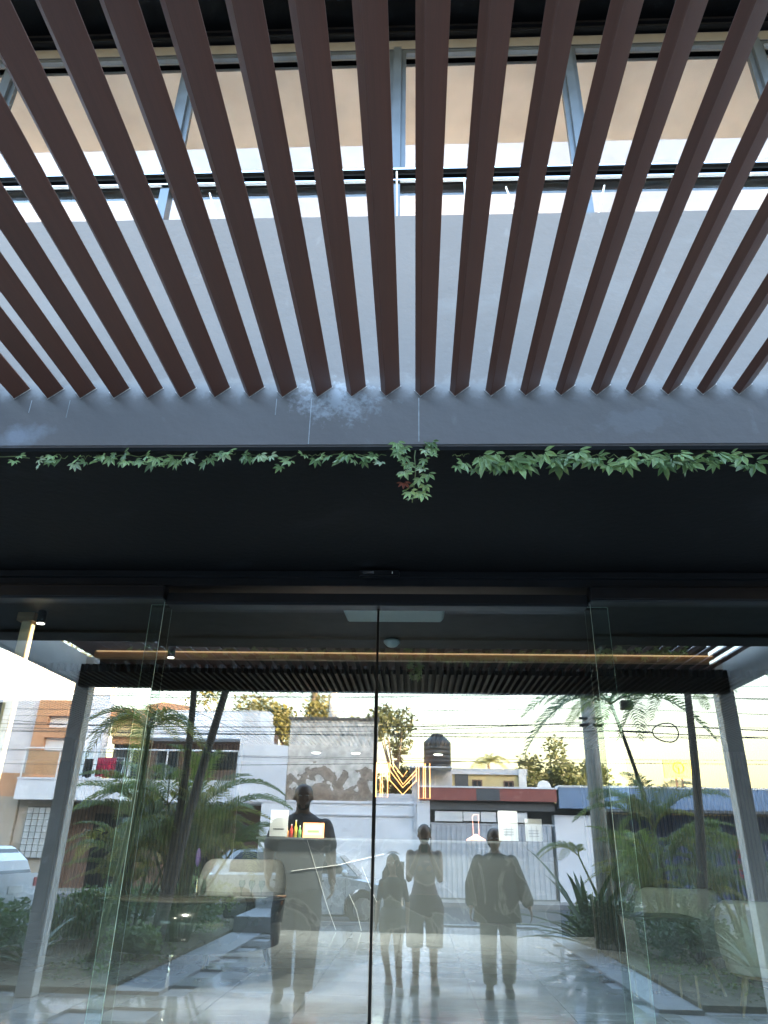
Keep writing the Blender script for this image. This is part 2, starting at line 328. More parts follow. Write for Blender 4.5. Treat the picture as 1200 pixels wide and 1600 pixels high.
for i in range(len(mull)-1):
    a, b_ = mull[i], mull[i+1]
    w = MB().box(a-0.035, a+0.035, WY-0.07, WY+0.03, 5.31, 6.199).box(a-0.035, a+0.035, WY-0.075, WY+0.035, 6.311, 7.879).build('window', M_alu, bld)
    f = MB()
    for (x0, x1, z0, z1) in ((a+0.036, a+0.075, 6.312, 7.878), (b_-0.075, b_-0.036, 6.312, 7.878)): f.box(x0, x1, WY-0.04, WY+0.0, z0, z1)
    f.box(a+0.0751, b_-0.0751, WY-0.04, WY, 6.312, 6.35); f.box(a+0.0751, b_-0.0751, WY-0.04, WY, 7.84, 7.878)
    f.build('sash', M_alu, w)
    p = MB().box(a+0.0752, b_-0.0752, WY-0.024, WY-0.014, 6.3502, 7.8398).build('pane', M_glass2, w)
    p = MB().box(a+0.036, b_-0.036, WY-0.024, WY-0.014, 5.31, 6.199).build('pane', M_glass2, w)
# parapet wires
random.seed(3)
for i, x in enumerate((-2.4, -1.6, -1.12, -0.98, -0.62, -0.1, 0.3, 0.62, 1.02, 1.5)):
    z1 = 4.62+random.uniform(0.14, 0.55); dx = random.uniform(-0.12, 0.12)
    o = MB().tube([(x, -1.62, 4.5), (x+dx*.4, -1.63, 4.5+(z1-4.5)*.6), (x+dx, -1.64, z1)], 0.0055, 5).build('wire_tail', M_white, bld)

# unseen blocks added on our side of the street to shade the road
M_shade = mat('shade block plaster', (0.35, 0.33, 0.30), 0.8)
for nm, x0, x1, h, lb in (('shade_block', 15.5, 40, 10.2, 'added unseen shade block to the right of the hotel'), ('shade_block', -40, -15.5, 8.0, 'added unseen shade block to the left of the hotel'), ('shade_block', 41, 75, 9.5, 'second added shade block further right along the street')):
    t = thing(nm, lb, 'building')
    box('wall', (x0, x1, -0.5, 14, 0, h), M_shade, t)
    wmb = MB()
    for k_ in range(int((x1-x0)/3.2)):
        for z in (1.0, 4.2): wmb = MB().box(x0+1+k_*3.2, x0+2.6+k_*3.2, -0.56, -0.505, z, z+1.5).build('window', M_black, t)

M_lime = mat('limescale', (0.30, 0.31, 0.33), .9, var=.3, scale=30)
for x, z0, w in ((-.492, 3.18, .004), (.02, 3.19, .005), (-.66, 3.34, .003), (-1.67, 3.33, .003), (-1.86, 3.36, .003)):
    MB().box(x-w/2, x+w/2, YB-.0012, YB-.0002, z0, 3.43).build('limescale_run', M_lime, bld)
# ================================================================== PERGOLA
per = thing('pergola', 'slatted canopy of brown aluminium louvres fixed to the grey parapet', 'pergola')
# each louvre is a rectangular tube turned about its length
XL, XR, YO = -4.05, 3.66, -4.0
prof = [(0.0, 0.0), (0.068, 0.056), (0.042, 0.088), (-0.026, 0.032)]
sm = MB().prism([(a, b) for a, b in prof], YO-0.45, YB-0.0005, 'y')
sme = sm.mesh('slat', M_slat)
bm = bmesh.new(); bm.from_mesh(sme); bmesh.ops.recalc_face_normals(bm, faces=bm.faces); bmesh.ops.bevel(bm, geom=list(bm.edges), offset=0.002, segments=1, affect='EDGES'); bm.to_mesh(sme); bm.free()
i0 = math.ceil((XL+0.12)/0.165); i1 = math.floor((XR-0.12)/0.165)
for i in range(i0, i1+1):
    o = link('slat', sme, per, (0.03+0.165*i+random.uniform(-.002, .002), 0, 3.44)); o.rotation_euler = (random.uniform(-.001, .001), 0, random.uniform(-.0012, .0012))
sea = MB().tube([(prof[3][0]-.003, YB-.004, prof[3][1]), (0.0, YB-.004, -.003), (prof[1][0]+.003, YB-.004, prof[1][1])], .0022, 5).mesh('sealant_bead', mat('dirty sealant', (0.42, 0.38, 0.37), .8, var=.4, scale=60))
for o in [c for c in per.children if c.name.startswith('slat')]:
    q = link('sealant_bead', sea, o)
MB().box(XL, XR, YO-0.12, YO, 3.17, 3.435).build('outer_beam', M_black, per, bevel=0.004)
MB().box(XL, XR, YO-0.62, YO-0.455, 3.40, 4.1).build('sky_blocker', M_black, per, bevel=0.004)  # added board, raised to block the sky between the louvres
for x in (XL, XR):
    sx = 1 if x > 0 else -1
    MB().box(x-0.09 if sx < 0 else x+0.001, x-0.001 if sx < 0 else x+0.09, YO-0.12, -0.03, 3.22, 3.56).build('side_beam', M_taupe, per, bevel=0.006)
    MB().box(x-0.09, x+0.09, YO-0.30, YO-0.121, 0.0, 3.55).build('post', M_taupe, per, bevel=0.008)

# ================================================================== GLASS FRONT
ent = thing('glass_entrance', 'frameless sliding glass doors between two fixed glass panes under a black track', 'glass doors')
def pane(name, x0, x1, y, z0, z1, lbl=None):
    b = MB(); t = 0.005
    b.box(x0, x1, y-t, y+t, z0, z1); b.mi = [1, 1, 0, 1, 0, 1]
    o = b.build(name, [M_glass, M_gedge], ent)
    return o
pane('fixed_pane', -4.59, -1.70, -0.055, 0.02, 2.99); pane('fixed_pane', 1.165, 4.24, -0.055, 0.02, 2.99)
pane('door_pane', -1.82, -0.258, 0.03, 0.015, 2.98); pane('door_pane', -0.234, 1.30, 0.03, 0.015, 2.98)
box('door_seal', (-0.2535, -0.2385, 0.018, 0.042, 0.015, 2.98), M_rubber, ent)
box('threshold', (-4.59, 4.24, -0.07, 0.07, -0.02, 0.012), M_alu, ent)
for x0, x1 in ((-4.59, -1.69), (1.155, 4.24)):
    b = MB(); b.prism([(-0.135, 2.985), (-0.125, 2.975), (-0.02, 2.975), (-0.02, 3.075), (-0.12, 3.075), (-0.135, 3.065)], x0, x1, 'x'); b.build('pane_rail', M_black, ent, bevel=0.006)
b = MB(); b.prism([(-0.075, 2.965), (-0.06, 2.955), (0.06, 2.955), (0.06, 3.035), (-0.075, 3.035)], -1.685, 1.15, 'x'); b.build('door_rail', M_black, ent, bevel=0.006)
MB().box(-4.6, 4.25, -0.10, 0.2, 3.08, 3.172).build('track_housing', M_black, ent, bevel=0.003)
MB().box(-4.6, 4.25, -0.145, -0.105, 3.128, 3.171).build('track_cover', M_black, ent, bevel=0.004)
sen = MB().box(-0.37, -0.10, -0.19, -0.146, 3.115, 3.165).build('motion_sensor', M_black, ent, bevel=0.008)
MB().box(-0.345, -0.27, -0.194, -0.1905, 3.135, 3.150).build('sensor_window', M_chrome, sen)
MB().box(-0.15, -0.145, -0.194, -0.1905, 3.135, 3.150).build('sensor_light', M_white, sen)

# ================================================================== LOBBY
lob = tag(bpy.data.objects.new('lobby_floor', None), kind='structure'); C.objects.link(lob)
sbox('lobby_subfloor', (-13.7, 13.7, 0.26, 13.3, -0.04, -0.012), M_dark)
tl = MB().box(-0.447, 0.447, -0.447, 0.447, -0.010, 0.0).mesh('floor_tile', M_porc)
for i in range(-8, 8):
    for j in range(14):
        link('floor_tile', tl, lob, (i*0.9+0.2, 0.55+j*0.9, random.uniform(-0.0008, 0)))
# ribbed wall linings
def ribs(name, x0, x1, y, z0, z1, label):
    t = thing(name, label, 'wall panelling')
    MB().box(x0, x1, y+0.02, y+0.06, z0, z1).build('backing', M_dark, t)
    b = MB(); x = x0
    while x < x1:
        b.box(x, x+0.034, y-0.012, y+0.019, z0, z1); x += 0.066
    o = b.build('rib', M_rib, t); o['kind'] = 'stuff'
ribs('ribbed_panelling', -6.4, -3.2, 9.2, 0.0, 3.18, 'brown ribbed wood wall lining behind the round lobby table')
ribs('ribbed_panelling', 3.0, 7.2, 9.2, 0.0, 3.18, 'brown ribbed wood wall lining behind the right hand lounge chairs')
t = thing('feature_wall', 'plain dark wall behind the marble reception block carrying the neon emblem', 'wall')
MB().box(-6.3, 7.1, 12.6, 12.7, 0.0, 3.18).build('panel', M_dark, t)
# ceiling louvres and timber cove
cl = thing('slatted_ceiling', 'brown timber slats hung under the dark lobby ceiling', 'ceiling slats')
b = MB(); x = -6.0
while x < 6.0:
    b.box(x, x+0.03, 2.7, 8.8, 3.09, 3.17); x += 0.075
b.build('slat', mat('dark timber slat', (0.018, 0.011, 0.008), .5, var=.3), cl)['kind'] = 'stuff'  # evenly darker brown than the wall ribs
cv = thing('timber_cove', 'long oak cove strip glowing warm across the lobby ceiling', 'cove light')
MB().box(-3.15, 2.85, 2.20, 2.26, 3.115, 3.185).build('timber_strip', M_wood, cv)
MB().box(-3.12, 2.82, 2.17, 2.185, 3.172, 3.182).build('light_strip', emis('warm strip light', (1.0, 0.58, 0.30), 0.022), cv)
# marble reception block
def marble():
    m = bpy.data.materials.new('veined grey marble'); m.use_nodes = True; MATS[m.name] = m
    n = m.node_tree.nodes; l = m.node_tree.links; b = n['Principled BSDF']; b.inputs['Roughness'].default_value = 0.25
    t = n.new('ShaderNodeTexCoord'); nz = n.new('ShaderNodeTexNoise'); nz.inputs['Scale'].default_value = 0.9; nz.inputs['Detail'].default_value = 5; nz.inputs['Distortion'].default_value = 1.0
    l.new(t.outputs['Object'], nz.inputs[0])
    r = n.new('ShaderNodeValToRGB'); l.new(nz.outputs[0], r.inputs[0])
    r.color_ramp.elements[0].position = 0.485; r.color_ramp.elements[0].color = (0.21, 0.225, 0.23, 1)
    r.color_ramp.elements[1].position = 0.515; r.color_ramp.elements[1].color = (0.18, 0.19, 0.195, 1)
    e = r.color_ramp.elements.new(0.50); e.color = (0.27, 0.28, 0.285, 1)
    l.new(r.outputs[0], b.inputs['Base Color']); return m
M_marb = marble()
dk = thing('reception_block', 'long grey marble reception block with pale cracks across its front', 'reception desk')
box('body', (-3.1, 2.75, 10.9, 11.7, 0.0, 1.56), M_marb, dk); box('top', (-3.14, 2.79, 10.86, 11.74, 1.5605, 1.60), M_marb, dk)
vm = mat('white stone inlay', (0.8, 0.8, 0.78), 0.3)
for pts in ([(-2.12, 1.55), (-1.98, 1.2), (-1.8, .75), (-1.66, .4), (-1.48, 0.02)], [(-2.4, 1.0), (-1.5, 1.12), (-.6, 1.33)], [(-1.02, 1.1), (-.9, .85), (-.72, .5)], [(-1.25, .62), (-1.1, .35), (-1.0, .02)]):
    b = MB(); b.tube([(x, 10.897, z) for x, z in pts], 0.0055, 5); b.build('inlay_line', vm, dk)
# neon emblem: stacked bars and nested chevrons
ne = thing('neon_emblem', 'glowing amber neon letter M of tall bars and nested chevrons on the dark ribbed wall', 'neon sign')
M_neon = emis('amber neon', (1.0, 0.42, 0.14), 0.20)
def nx(px): return -0.86+(px-60)/850*1.22
def nz_(py): return 2.45+(900-py)/710*0.96
loops = [[(65, 190), (128, 190), (128, 890), (60, 890), (65, 190)], [(158, 190), (242, 190), (242, 890), (158, 890), (158, 190)],
         [(270, 190), (275, 300), (480, 575), (545, 480)], [(268, 360), (480, 690), (690, 460)], [(275, 480), (478, 740), (690, 520)], [(270, 620), (478, 850), (690, 620)],
         [(390, 480), (480, 560)], [(270, 190), (270, 640)], [(690, 400), (690, 640)], [(725, 400), (725, 900), (800, 900), (800, 400)], [(828, 190), (900, 190), (900, 900), (828, 900), (828, 190)]]
for L in loops:
    MB().tube([(nx(a), 12.50, nz_(b_)) for a, b_ in L], 0.009, 6).build('tube', M_neon, ne)
for a in (100, 480, 860): MB().tube([(nx(a), 12.49, nz_(500)), (nx(a), 12.6, nz_(500))], 0.012, 6).build('stand_off', M_black, ne)
# counter sign holders
def holder(name, label, cat, x, y, w, h, m):
    t = thing(name, label, cat, (x, y, 1.6))
    MB().box(-w/2, w/2, -0.012, 0.0, 0.012, h).build('sheet', m, t); MB().box(-w/2-.01, w/2+.01, -0.06, 0.05, 0.0, 0.011).build('foot', M_glass3, t)
    return t
t = holder('counter_sign', 'white card standing at the left end of the reception block', 'card sign', -2.72, 10.98, 0.36, 0.50, M_white)
MB().box(-0.11, 0.11, -0.0155, -0.0125, 0.14, 0.155).build('text_line', M_black, t)
t = holder('counter_sign', 'pale printed card standing on the right part of the reception block, nearer the middle', 'card sign', 1.86, 10.98, 0.38, 0.56, M_white)
for i_ in range(3): MB().box(-0.10, 0.10, -0.0155, -0.0125, 0.12+i_*.05, 0.126+i_*.05).build('text_line', M_alu, t)
t = holder('counter_sign', 'pale printed card beside its twin, the one nearer the right end of the reception block', 'card sign', 2.36, 10.98, 0.33, 0.42, M_white)
for i_ in range(3): MB().box(-0.10, 0.10, -0.0155, -0.0125, 0.10+i_*.05, 0.106+i_*.05).build('text_line', M_alu, t)
t = thing('till_screen', 'small lit screen with an orange frame on the reception block', 'screen', (-2.02, 11.0, 1.6))
MB().box(-0.21, 0.21, -0.02, 0.02, 0.0, 0.27).build('frame', emis('orange frame glow', (1.0, 0.40, 0.14), 0.16), t, bevel=0.006)
MB().box(-0.17, 0.17, -0.026, -0.0205, 0.05, 0.23).build('display', emis('screen glow', (0.85, 0.55, 0.40), 0.09), t)
MB().box(-0.12, 0.12, -0.03, -0.0265, 0.09, 0.14).build('picture', emis('dim picture', (0.25, 0.35, 0.15), 0.06), t)
for i_, (c, h) in enumerate((((0.9, 0.35, 0.1), .18), ((0.8, 0.08, 0.05), .22), ((0.95, 0.7, 0.1), .3), ((0.2, 0.5, 0.15), .2))):
    lb = ['orange', 'red', 'tall yellow', 'green'][i_]
    t = thing('bottle', lb+' bottle beside the lit screen on the reception block', 'bottle', (-2.55+i_*0.085, 11.0, 1.6))
    bm_ = mat('bottle '+lb, c, 0.3, var=0.05)
    MB().loft([(0, 0, 0, .032, .032), (0, 0, h*.62, .032, .032), (0, 0, h*.78, .012, .012), (0, 0, h, .012, .012)], 10).build('glass_body', bm_, t, True)
    MB().loft([(0, 0, h, .014, .014), (0, 0, h+.02, .014, .014)], 8).build('cap', M_white, t)
t = thing('desk_lamp', 'small lamp outlined in orange on the reception block', 'lamp', (1.22, 11.0, 1.6))
lm_ = emis('orange lamp glow', (1.0, 0.42, 0.28), 0.022)
MB().loft([(0, 0, 0, .20, .10), (0, 0, .03, .18, .09), (0, 0, .09, .06, .05), (0, 0, .12, .02, .02)], 16).build('lamp_base', lm_, t, True)
MB().tube([(-.05, 0, .10), (-.06, 0, .44), (-.03, 0, .48), (.06, 0, .48), (.06, 0, .10)], .008, 6).build('stem', lm_, t)
# ceiling fittings
M_lit = emis('lit diffuser', (1.0, 0.93, 0.82), 0.6); M_dim = emis('dim diffuser', (0.75, 0.72, 0.66), 0.10)
t = thing('ceiling_air_conditioner', 'slim white air conditioner cassette just behind the glass doors', 'air conditioner', (-0.165, 0.72, 3.19))
MB().prism([(-0.40, 0.0), (0.40, 0.0), (0.40, -0.035), (0.375, -0.07), (-0.365, -0.07), (-0.40, 0.0)][:5], -0.18, 0.18, 'y').build('casing', M_white, t, bevel=0.006)
MB().box(-0.22, 0.24, -0.183, -0.1805, -0.066, -0.056).build('air_slot', M_frame_l, t)
for x in (-0.34, -0.315, 0.30, 0.33): MB().box(x, x+0.012, -0.183, -0.1805, -0.03, -0.008).build('clip', M_black, t)
for x0, x1, h in ((-0.155, -0.09, .012), (-0.075, -0.055, .008), (-0.045, 0.02, .006), (0.03, 0.075, .004)):
    MB().box(x0, x1, -0.183, -0.1805, -0.040-h/2, -0.040+h/2).build('printed_mark', M_black, t)
t = thing('smoke_detector', 'round white smoke detector on the black lobby ceiling', 'smoke detector', (-0.205, 1.75, 3.19))
MB().loft([(0, 0, 0, .075, .075), (0, 0, -.02, .075, .075), (0, 0, -.045, .05, .05), (0, 0, -.055, .035, .035)], 20).build('housing', M_white, t, True)
def spot(x, y, label, e=14, z=3.19):
    t = thing('ceiling_spot', label, 'spotlight', (x, y, z))
    MB().loft([(0, 0, 0, .035, .035), (0, 0, -.10, .035, .035)], 14).build('housing', M_black, t, True)
    MB().loft([(0, 0, -.101, .03, .03), (0, 0, -.104, .03, .03)], 14).build('lens', M_lit, t)
    ld = bpy.data.lights.new('spot_beam', 'SPOT'); lo = bpy.data.objects.new('spot_beam', ld); C.objects.link(lo); lo.parent = t; lo.location = (0, 0, -.12); lo.rotation_euler = (R_(48), 0, 0)
    ld.energy = e; ld.color = (1, .90, .78); ld.spot_size = R_(78); ld.spot_blend = 0.9; ld.shadow_soft_size = 0.03
    return t
spot(-2.33, 2.05, 'black cylinder spotlight over the round lobby table', 22)
spot(-3.05, 0.9, 'black cylinder spotlight beside the cream post at the left of the lobby', 2.0)
for x, lb in ((-2.0, 'small round downlight glowing deep in the lobby, the leftmost of four'), (-1.19, 'small round downlight glowing deep in the lobby, second from the left'), (.48, 'small round downlight glowing deep in the lobby, third from the left'), (1.3, 'small round downlight glowing deep in the lobby, the rightmost of four')):
    t = thing('recessed_downlight', lb, 'downlight', (x, 10.6, 3.185), group='downlights over the reception block')
    MB().loft([(0, 0, 0, .10, .10), (0, 0, -.012, .10, .10)], 20).build('ring', M_white, t); MB().loft([(0, 0, -.0125, .08, .08), (0, 0, -.02, .08, .08)], 20).build('lens', M_lit, t)
    ld = bpy.data.lights.new('beam', 'SPOT'); lo = bpy.data.objects.new('beam', ld); C.objects.link(lo); lo.parent = t; lo.location = (0, 0, -.04)
    ld.energy = 13; ld.color = (1, .95, .88); ld.spot_size = R_(120); ld.spot_blend = 0.6; ld.shadow_soft_size = 0.06
# cream post
t = thing('cream_post', 'narrow cream post standing behind the left fixed glass pane', 'post')
MB().box(-3.24, -3.16, 0.95, 1.03, 0, 3.12).build('shaft', mat('cream lacquer', (0.75, 0.60, 0.38), 0.4, var=0.06), t, bevel=0.004)
MB().box(-3.27, -3.13, 0.92, 1.06, 3.1205, 3.19).build('cap', M_wood, t)
MB().box(-3.158, -3.152, 0.97, 1.01, 0.02, 3.10).build('light_strip', emis('cream strip light', (1.0, 0.74, 0.38), 0.10), t)
# added lamps, out of view, that brighten the peach ceiling behind the ribbon window
for x in (-4.2, 0.4, 4.6):
    t = thing('added_room_lamp', {-4.2: 'added warm lamp brightening the upstairs ceiling at the left end', 0.4: 'added warm lamp brightening the upstairs ceiling near its middle', 4.6: 'added warm lamp brightening the upstairs ceiling at the right end'}[x], 'lamp', (x, 1.9, 6.6))
    MB().ball((0, 0, 0), .14, 16, 10).build('globe', emis('globe glow %.1f' % x, (1.0, .80, .6), .5), t, True)
    MB().tube([(0, 0, .13), (0, 0, 1.25)], .008, 6).build('cable', M_black, t)
    ld = bpy.data.lights.new('glow', 'POINT'); lo = bpy.data.objects.new('glow', ld); C.objects.link(lo); lo.parent = t; lo.location = (0, -0.3, 0); ld.energy = 2.3; ld.color = (1, .80, .62); ld.shadow_soft_size = 0.2

# lounge chairs
def lounge_chair(label, x, y, rz, s=1.0):
    t = thing('lounge_chair', label, 'armchair', (x, y, 0), rz)
    t.scale = (s, s, s)
    # shell: curved back sweeping into low arms, opening towards local -y
    N = 26; prof_o, vs = [], []
    th = 0.035; H0 = 0.40
    inner, outer = [], []
    for i in range(N+1):
        a = R_(-62)+R_(304)*i/N      # angle round the seat, back is +y
        wrap = (math.sin(a)+1)/2      # 1 at back
        q_ = max(0, min(1, (wrap-0.40)/0.42)); top = 0.64+0.36*q_*q_*(3-2*q_)
        for k in range(6):
            f = k/5; z = H0+(top-H0)*f; fl = 1+0.10*f*(0.4+wrap)
            r = 0.44*fl*(0.96 if k == 0 else 1)
            outer.append((r*math.cos(a), r*0.92*math.sin(a), z)); inner.append(((r-2*th)*math.cos(a), (r-2*th)*0.92*math.sin(a), z+(0.0 if k < 5 else -0.01)))
    b = MB(); K = 6; fs = []
    o2 = len(outer)
    for i in range(N):
        for k in range(K-1):
            fs.append((i*K+k, (i+1)*K+k, (i+1)*K+k+1, i*K+k+1)); fs.append((o2+i*K+k, o2+i*K+k+1, o2+(i+1)*K+k+1, o2+(i+1)*K+k))
        fs.append((i*K+K-1, (i+1)*K+K-1, o2+(i+1)*K+K-1, o2+i*K+K-1)); fs.append((i*K, o2+i*K, o2+(i+1)*K, (i+1)*K))
    for i in (0, N):
        for k in range(K-1): fs.append((i*K+k, i*K+k+1, o2+i*K+k+1, o2+i*K+k) if i == 0 else (i*K+k, o2+i*K+k, o2+i*K+k+1, i*K+k+1))
    b.add(outer+inner, fs); so = b.build('shell', M_fabric, t, True)
    md = so.modifiers.new('s', 'SUBSURF'); md.levels = 1; md.render_levels = 1
    MB().loft([(0, -.02, .34, .40, .38), (0, -.02, .36, .42, .40), (0, -.02, .46, .42, .40), (0, -.02, .49, .38, .36), (0, -.02, .495, .2, .2)], 24).build('seat_cushion', M_fabric, t, True)
    MB().loft([(0, 0, .31, .36, .34), (0, 0, .339, .38, .36)], 24).build('seat_base', M_wleg, t)
    for sx in (-1, 1):
        for sy in (-1, 1):
            MB().tube([(sx*.24, sy*.22, .335), (sx*.33, sy*.31, 0.0)], [.024, .012], 8).build('leg', M_wleg, t, True)
    return t
lounge_chair('oatmeal lounge chair turned towards the round table beside the man', -2.42, 6.6, R_(195), 1.3)
lounge_chair('oatmeal lounge chair partly hidden behind the dark side table at the right', 3.25, 5.6, R_(170), 1.1)
lounge_chair('oatmeal lounge chair nearest the glass at the far right of the lobby', 3.72, 4.25, R_(160), 1.05)
# big round table
M_tglass = mat('dark green gloss panel', (0.012, 0.020, 0.018), 0.12, var=0.3)
t = thing('round_table', 'large round table with a deep dark glossy apron and one slim chrome leg', 'table', (-2.78, 5.5, 0))
MB().loft([(0, 0, .86, 1.16, 1.16), (0, 0, .875, 1.17, 1.17), (0, 0, .89, 1.16, 1.16)], 64).build('tabletop', mat('smoked top', (0.06, 0.055, 0.045), 0.08, var=0.1), t, True)
MB().loft([(0, 0, .36, 1.10, 1.10), (0, 0, .859, 1.15, 1.15)], 64).build('apron', M_tglass, t, True)
MB().tube([(0.08, -1.0, .0), (0.08, -1.0, .36)], .022, 12).build('leg', M_chrome, t, True)
MB().loft([(0.08, -1.0, .335, .06, .06), (0.08, -1.0, .359, .06, .06)], 16).build('collar', M_chrome, t)
for a in (90, 210): MB().tube([(math.cos(R_(a)), math.sin(R_(a)), .0), (math.cos(R_(a)), math.sin(R_(a)), .36)], .022, 12).build('leg', M_black, t, True)
t = thing('bud_vase', 'slim glass vase holding one purple bloom on the round table', 'vase', (-2.74, 5.4, .89))
MB().loft([(0, 0, 0, .035, .035), (0, 0, .03, .038, .038), (0, 0, .16, .016, .016), (0, 0, .20, .02, .02)], 14).build('vase_body', M_chrome, t, True)
MB().tube([(0, 0, .15), (.0, 0, .32)], .004, 5).build('stem', leafmat('stem green', (0.05, 0.12, 0.04)), t)
MB().ball((-.02, 0, .42), (.035, .03, .11), 10, 8).build('bloom', mat('purple petals', (0.12, 0.07, 0.28), 0.7), t, True)
t = thing('side_table', 'dark square side table between the two right hand lounge chairs', 'side table', (2.75, 4.75, 0))
MB().box(-.36, .36, -.36, .36, .80, .83).build('tabletop', M_black, t, bevel=0.004)
MB().prism([(-.34, .799), (.34, .799), (.40, .30), (-.26, .30)], -.34, .34, 'y').build('carcass', M_tglass, t, bevel=0.01)
for sx in (-1, 1):
    for sy in (-1, 1): MB().tube([(sx*.25, sy*.28, .30), (sx*.25, sy*.28, 0)], .014, 8).build('leg', M_wleg, t)
t = thing('glass_tray', 'small clear tray of glassware at the right edge of the round table', 'tray', (-1.95, 4.95, .89))
MB().box(-.19, .19, -.10, .10, .0, .012).build('base', M_chrome, t)
for x in (-.12, 0, .12): MB().loft([(x, 0, .013, .03, .03), (x, 0, .02, .008, .008), (x, 0, .09, .008, .008), (x, 0, .15, .04, .04), (x, 0, .19, .034, .034)], 12).build('wine_glass', M_glass3, t, True)

# ================================================================== ACROSS THE STREET
FY = -20.5
M_wht = wall_paint('white house paint', (0.74, 0.75, 0.77), (0.52, 0.52, 0.52), 0.35)
M_grw = wall_paint('greying white render', (0.58, 0.59, 0.61), (0.35, 0.35, 0.36), 0.4)
M_org = wall_paint('orange terracotta paint', (0.54, 0.29, 0.155), (0.60, 0.38, 0.25), 0.4, False)
M_brn = wall_paint('brown recess paint', (0.17, 0.10, 0.07), (0.2, 0.14, 0.1), 0.3, False)
M_bei = wall_paint('beige render', (0.42, 0.36, 0.28), (0.5, 0.45, 0.38), 0.3)
M_red = wall_paint('weathered red fascia', (0.28, 0.09, 0.075), (0.42, 0.25, 0.21), 0.6)
M_blu = wall_paint('pale blue fascia paint', (0.17, 0.25, 0.38), (0.3, 0.35, 0.44), 0.4)
M_dbl = mat('deep blue sheet metal', (0.06, 0.085, 0.17), 0.5, var=0.15, obj_var=0.1)
M_yel = wall_paint('pale yellow render', (0.60, 0.48, 0.24), (0.45, 0.40, 0.3), 0.4)
M_gate = mat('pale grey corrugated steel', (0.50, 0.52, 0.55), 0.5, var=0.1, bump=0.05, obj_var=0.08)
M_dgr = mat('dark grey recess paint', (0.10, 0.105, 0.11), 0.8)
M_win = mat('dark window glass', (0.03, 0.035, 0.04), 0.08)
M_tank = mat('black ribbed plastic', (0.016, 0.018, 0.020), 0.45, var=0.2)
def peeling():
    m = bpy.data.materials.new('peeling render'); m.use_nodes = True; MATS[m.name] = m
    n = m.node_tree.nodes; l = m.node_tree.links; b = n['Principled BSDF']; b.inputs['Roughness'].default_value = 0.9
    t = n.new('ShaderNodeTexCoord'); sx = n.new('ShaderNodeSeparateXYZ'); l.new(t.outputs['Object'], sx.inputs[0])
    nz = n.new('ShaderNodeTexNoise'); nz.inputs['Scale'].default_value = 1.6; nz.inputs['Detail'].default_value = 8; nz.inputs['Distortion'].default_value = .5; l.new(t.outputs['Object'], nz.inputs[0])
    # plaster has fallen off mostly in the lower half of the wall
    mr = n.new('ShaderNodeMapRange'); mr.inputs[1].default_value = 5.0; mr.inputs[2].default_value = 3.0; mr.inputs[3].default_value = -0.22; mr.inputs[4].default_value = 0.085; l.new(sx.outputs['Z'], mr.inputs[0])
    ad = n.new('ShaderNodeMath'); ad.operation = 'ADD'; l.new(nz.outputs[0], ad.inputs[0]); l.new(mr.outputs[0], ad.inputs[1])
    r = n.new('ShaderNodeValToRGB'); l.new(ad.outputs[0], r.inputs[0]); els = r.color_ramp.elements
    els[0].position = 0.0; els[0].color = (0.74, 0.71, 0.65, 1); els[1].position = 0.55; els[1].color = (0.68, 0.64, 0.58, 1)
    e = els.new(0.56); e.color = (0.20, 0.15, 0.11, 1); e = els.new(0.575); e.color = (0.36, 0.30, 0.24, 1); e = els.new(0.72); e.color = (0.25, 0.18, 0.13, 1)
    n2 = n.new('ShaderNodeTexNoise'); n2.inputs['Scale'].default_value = 5; n2.inputs['Detail'].default_value = 10; l.new(t.outputs['Object'], n2.inputs[0])
    mr2 = n.new('ShaderNodeMapRange'); mr2.inputs[1].default_value = .35; mr2.inputs[2].default_value = .7; mr2.inputs[3].default_value = .75; mr2.inputs[4].default_value = 1.25; l.new(n2.outputs[0], mr2.inputs[0])
    hs = n.new('ShaderNodeHueSaturation'); l.new(r.outputs[0], hs.inputs['Color']); l.new(mr2.outputs[0], hs.inputs['Value']); l.new(hs.outputs[0], b.inputs['Base Color'])
    return m
def bx(name, x0, x1, y0, y1, z0, z1, m, p, bevel=0): return MB().box(x0, x1, min(y0, y1), max(y0, y1), z0, z1).build(name, m, p, bevel=bevel)
def window(p, x0, x1, z0, z1, y, bars=1, frame=M_frame_l, hbar=0):
    """window set in front of a wall whose face is at y (facing +y)"""
    w = MB(); w.box(x0, x1, y-.02, y+.03, z0, z0+.05); w.box(x0, x1, y-.02, y+.03, z1-.05, z1); w.box(x0, x0+.05, y-.02, y+.03, z0+.051, z1-.051); w.box(x1-.05, x1, y-.02, y+.03, z0+.051, z1-.051)
    for i in range(1, bars+1):
        x = x0+(x1-x0)*i/(bars+1); w.box(x-.02, x+.02, y-.02, y+.025, z0+.051, z1-.051)
    o = w.build('window', frame, p)
    for i in range(bars+1):
        a = x0+(x1-x0)*i/(bars+1); b_ = x0+(x1-x0)*(i+1)/(bars+1)
        MB().box(a+.052 if i == 0 else a+.021, b_-.052 if i == bars else b_-.021, y-.01, y+.0, z0+.052, z1-.052).build('pane', M_win, o)
    return o
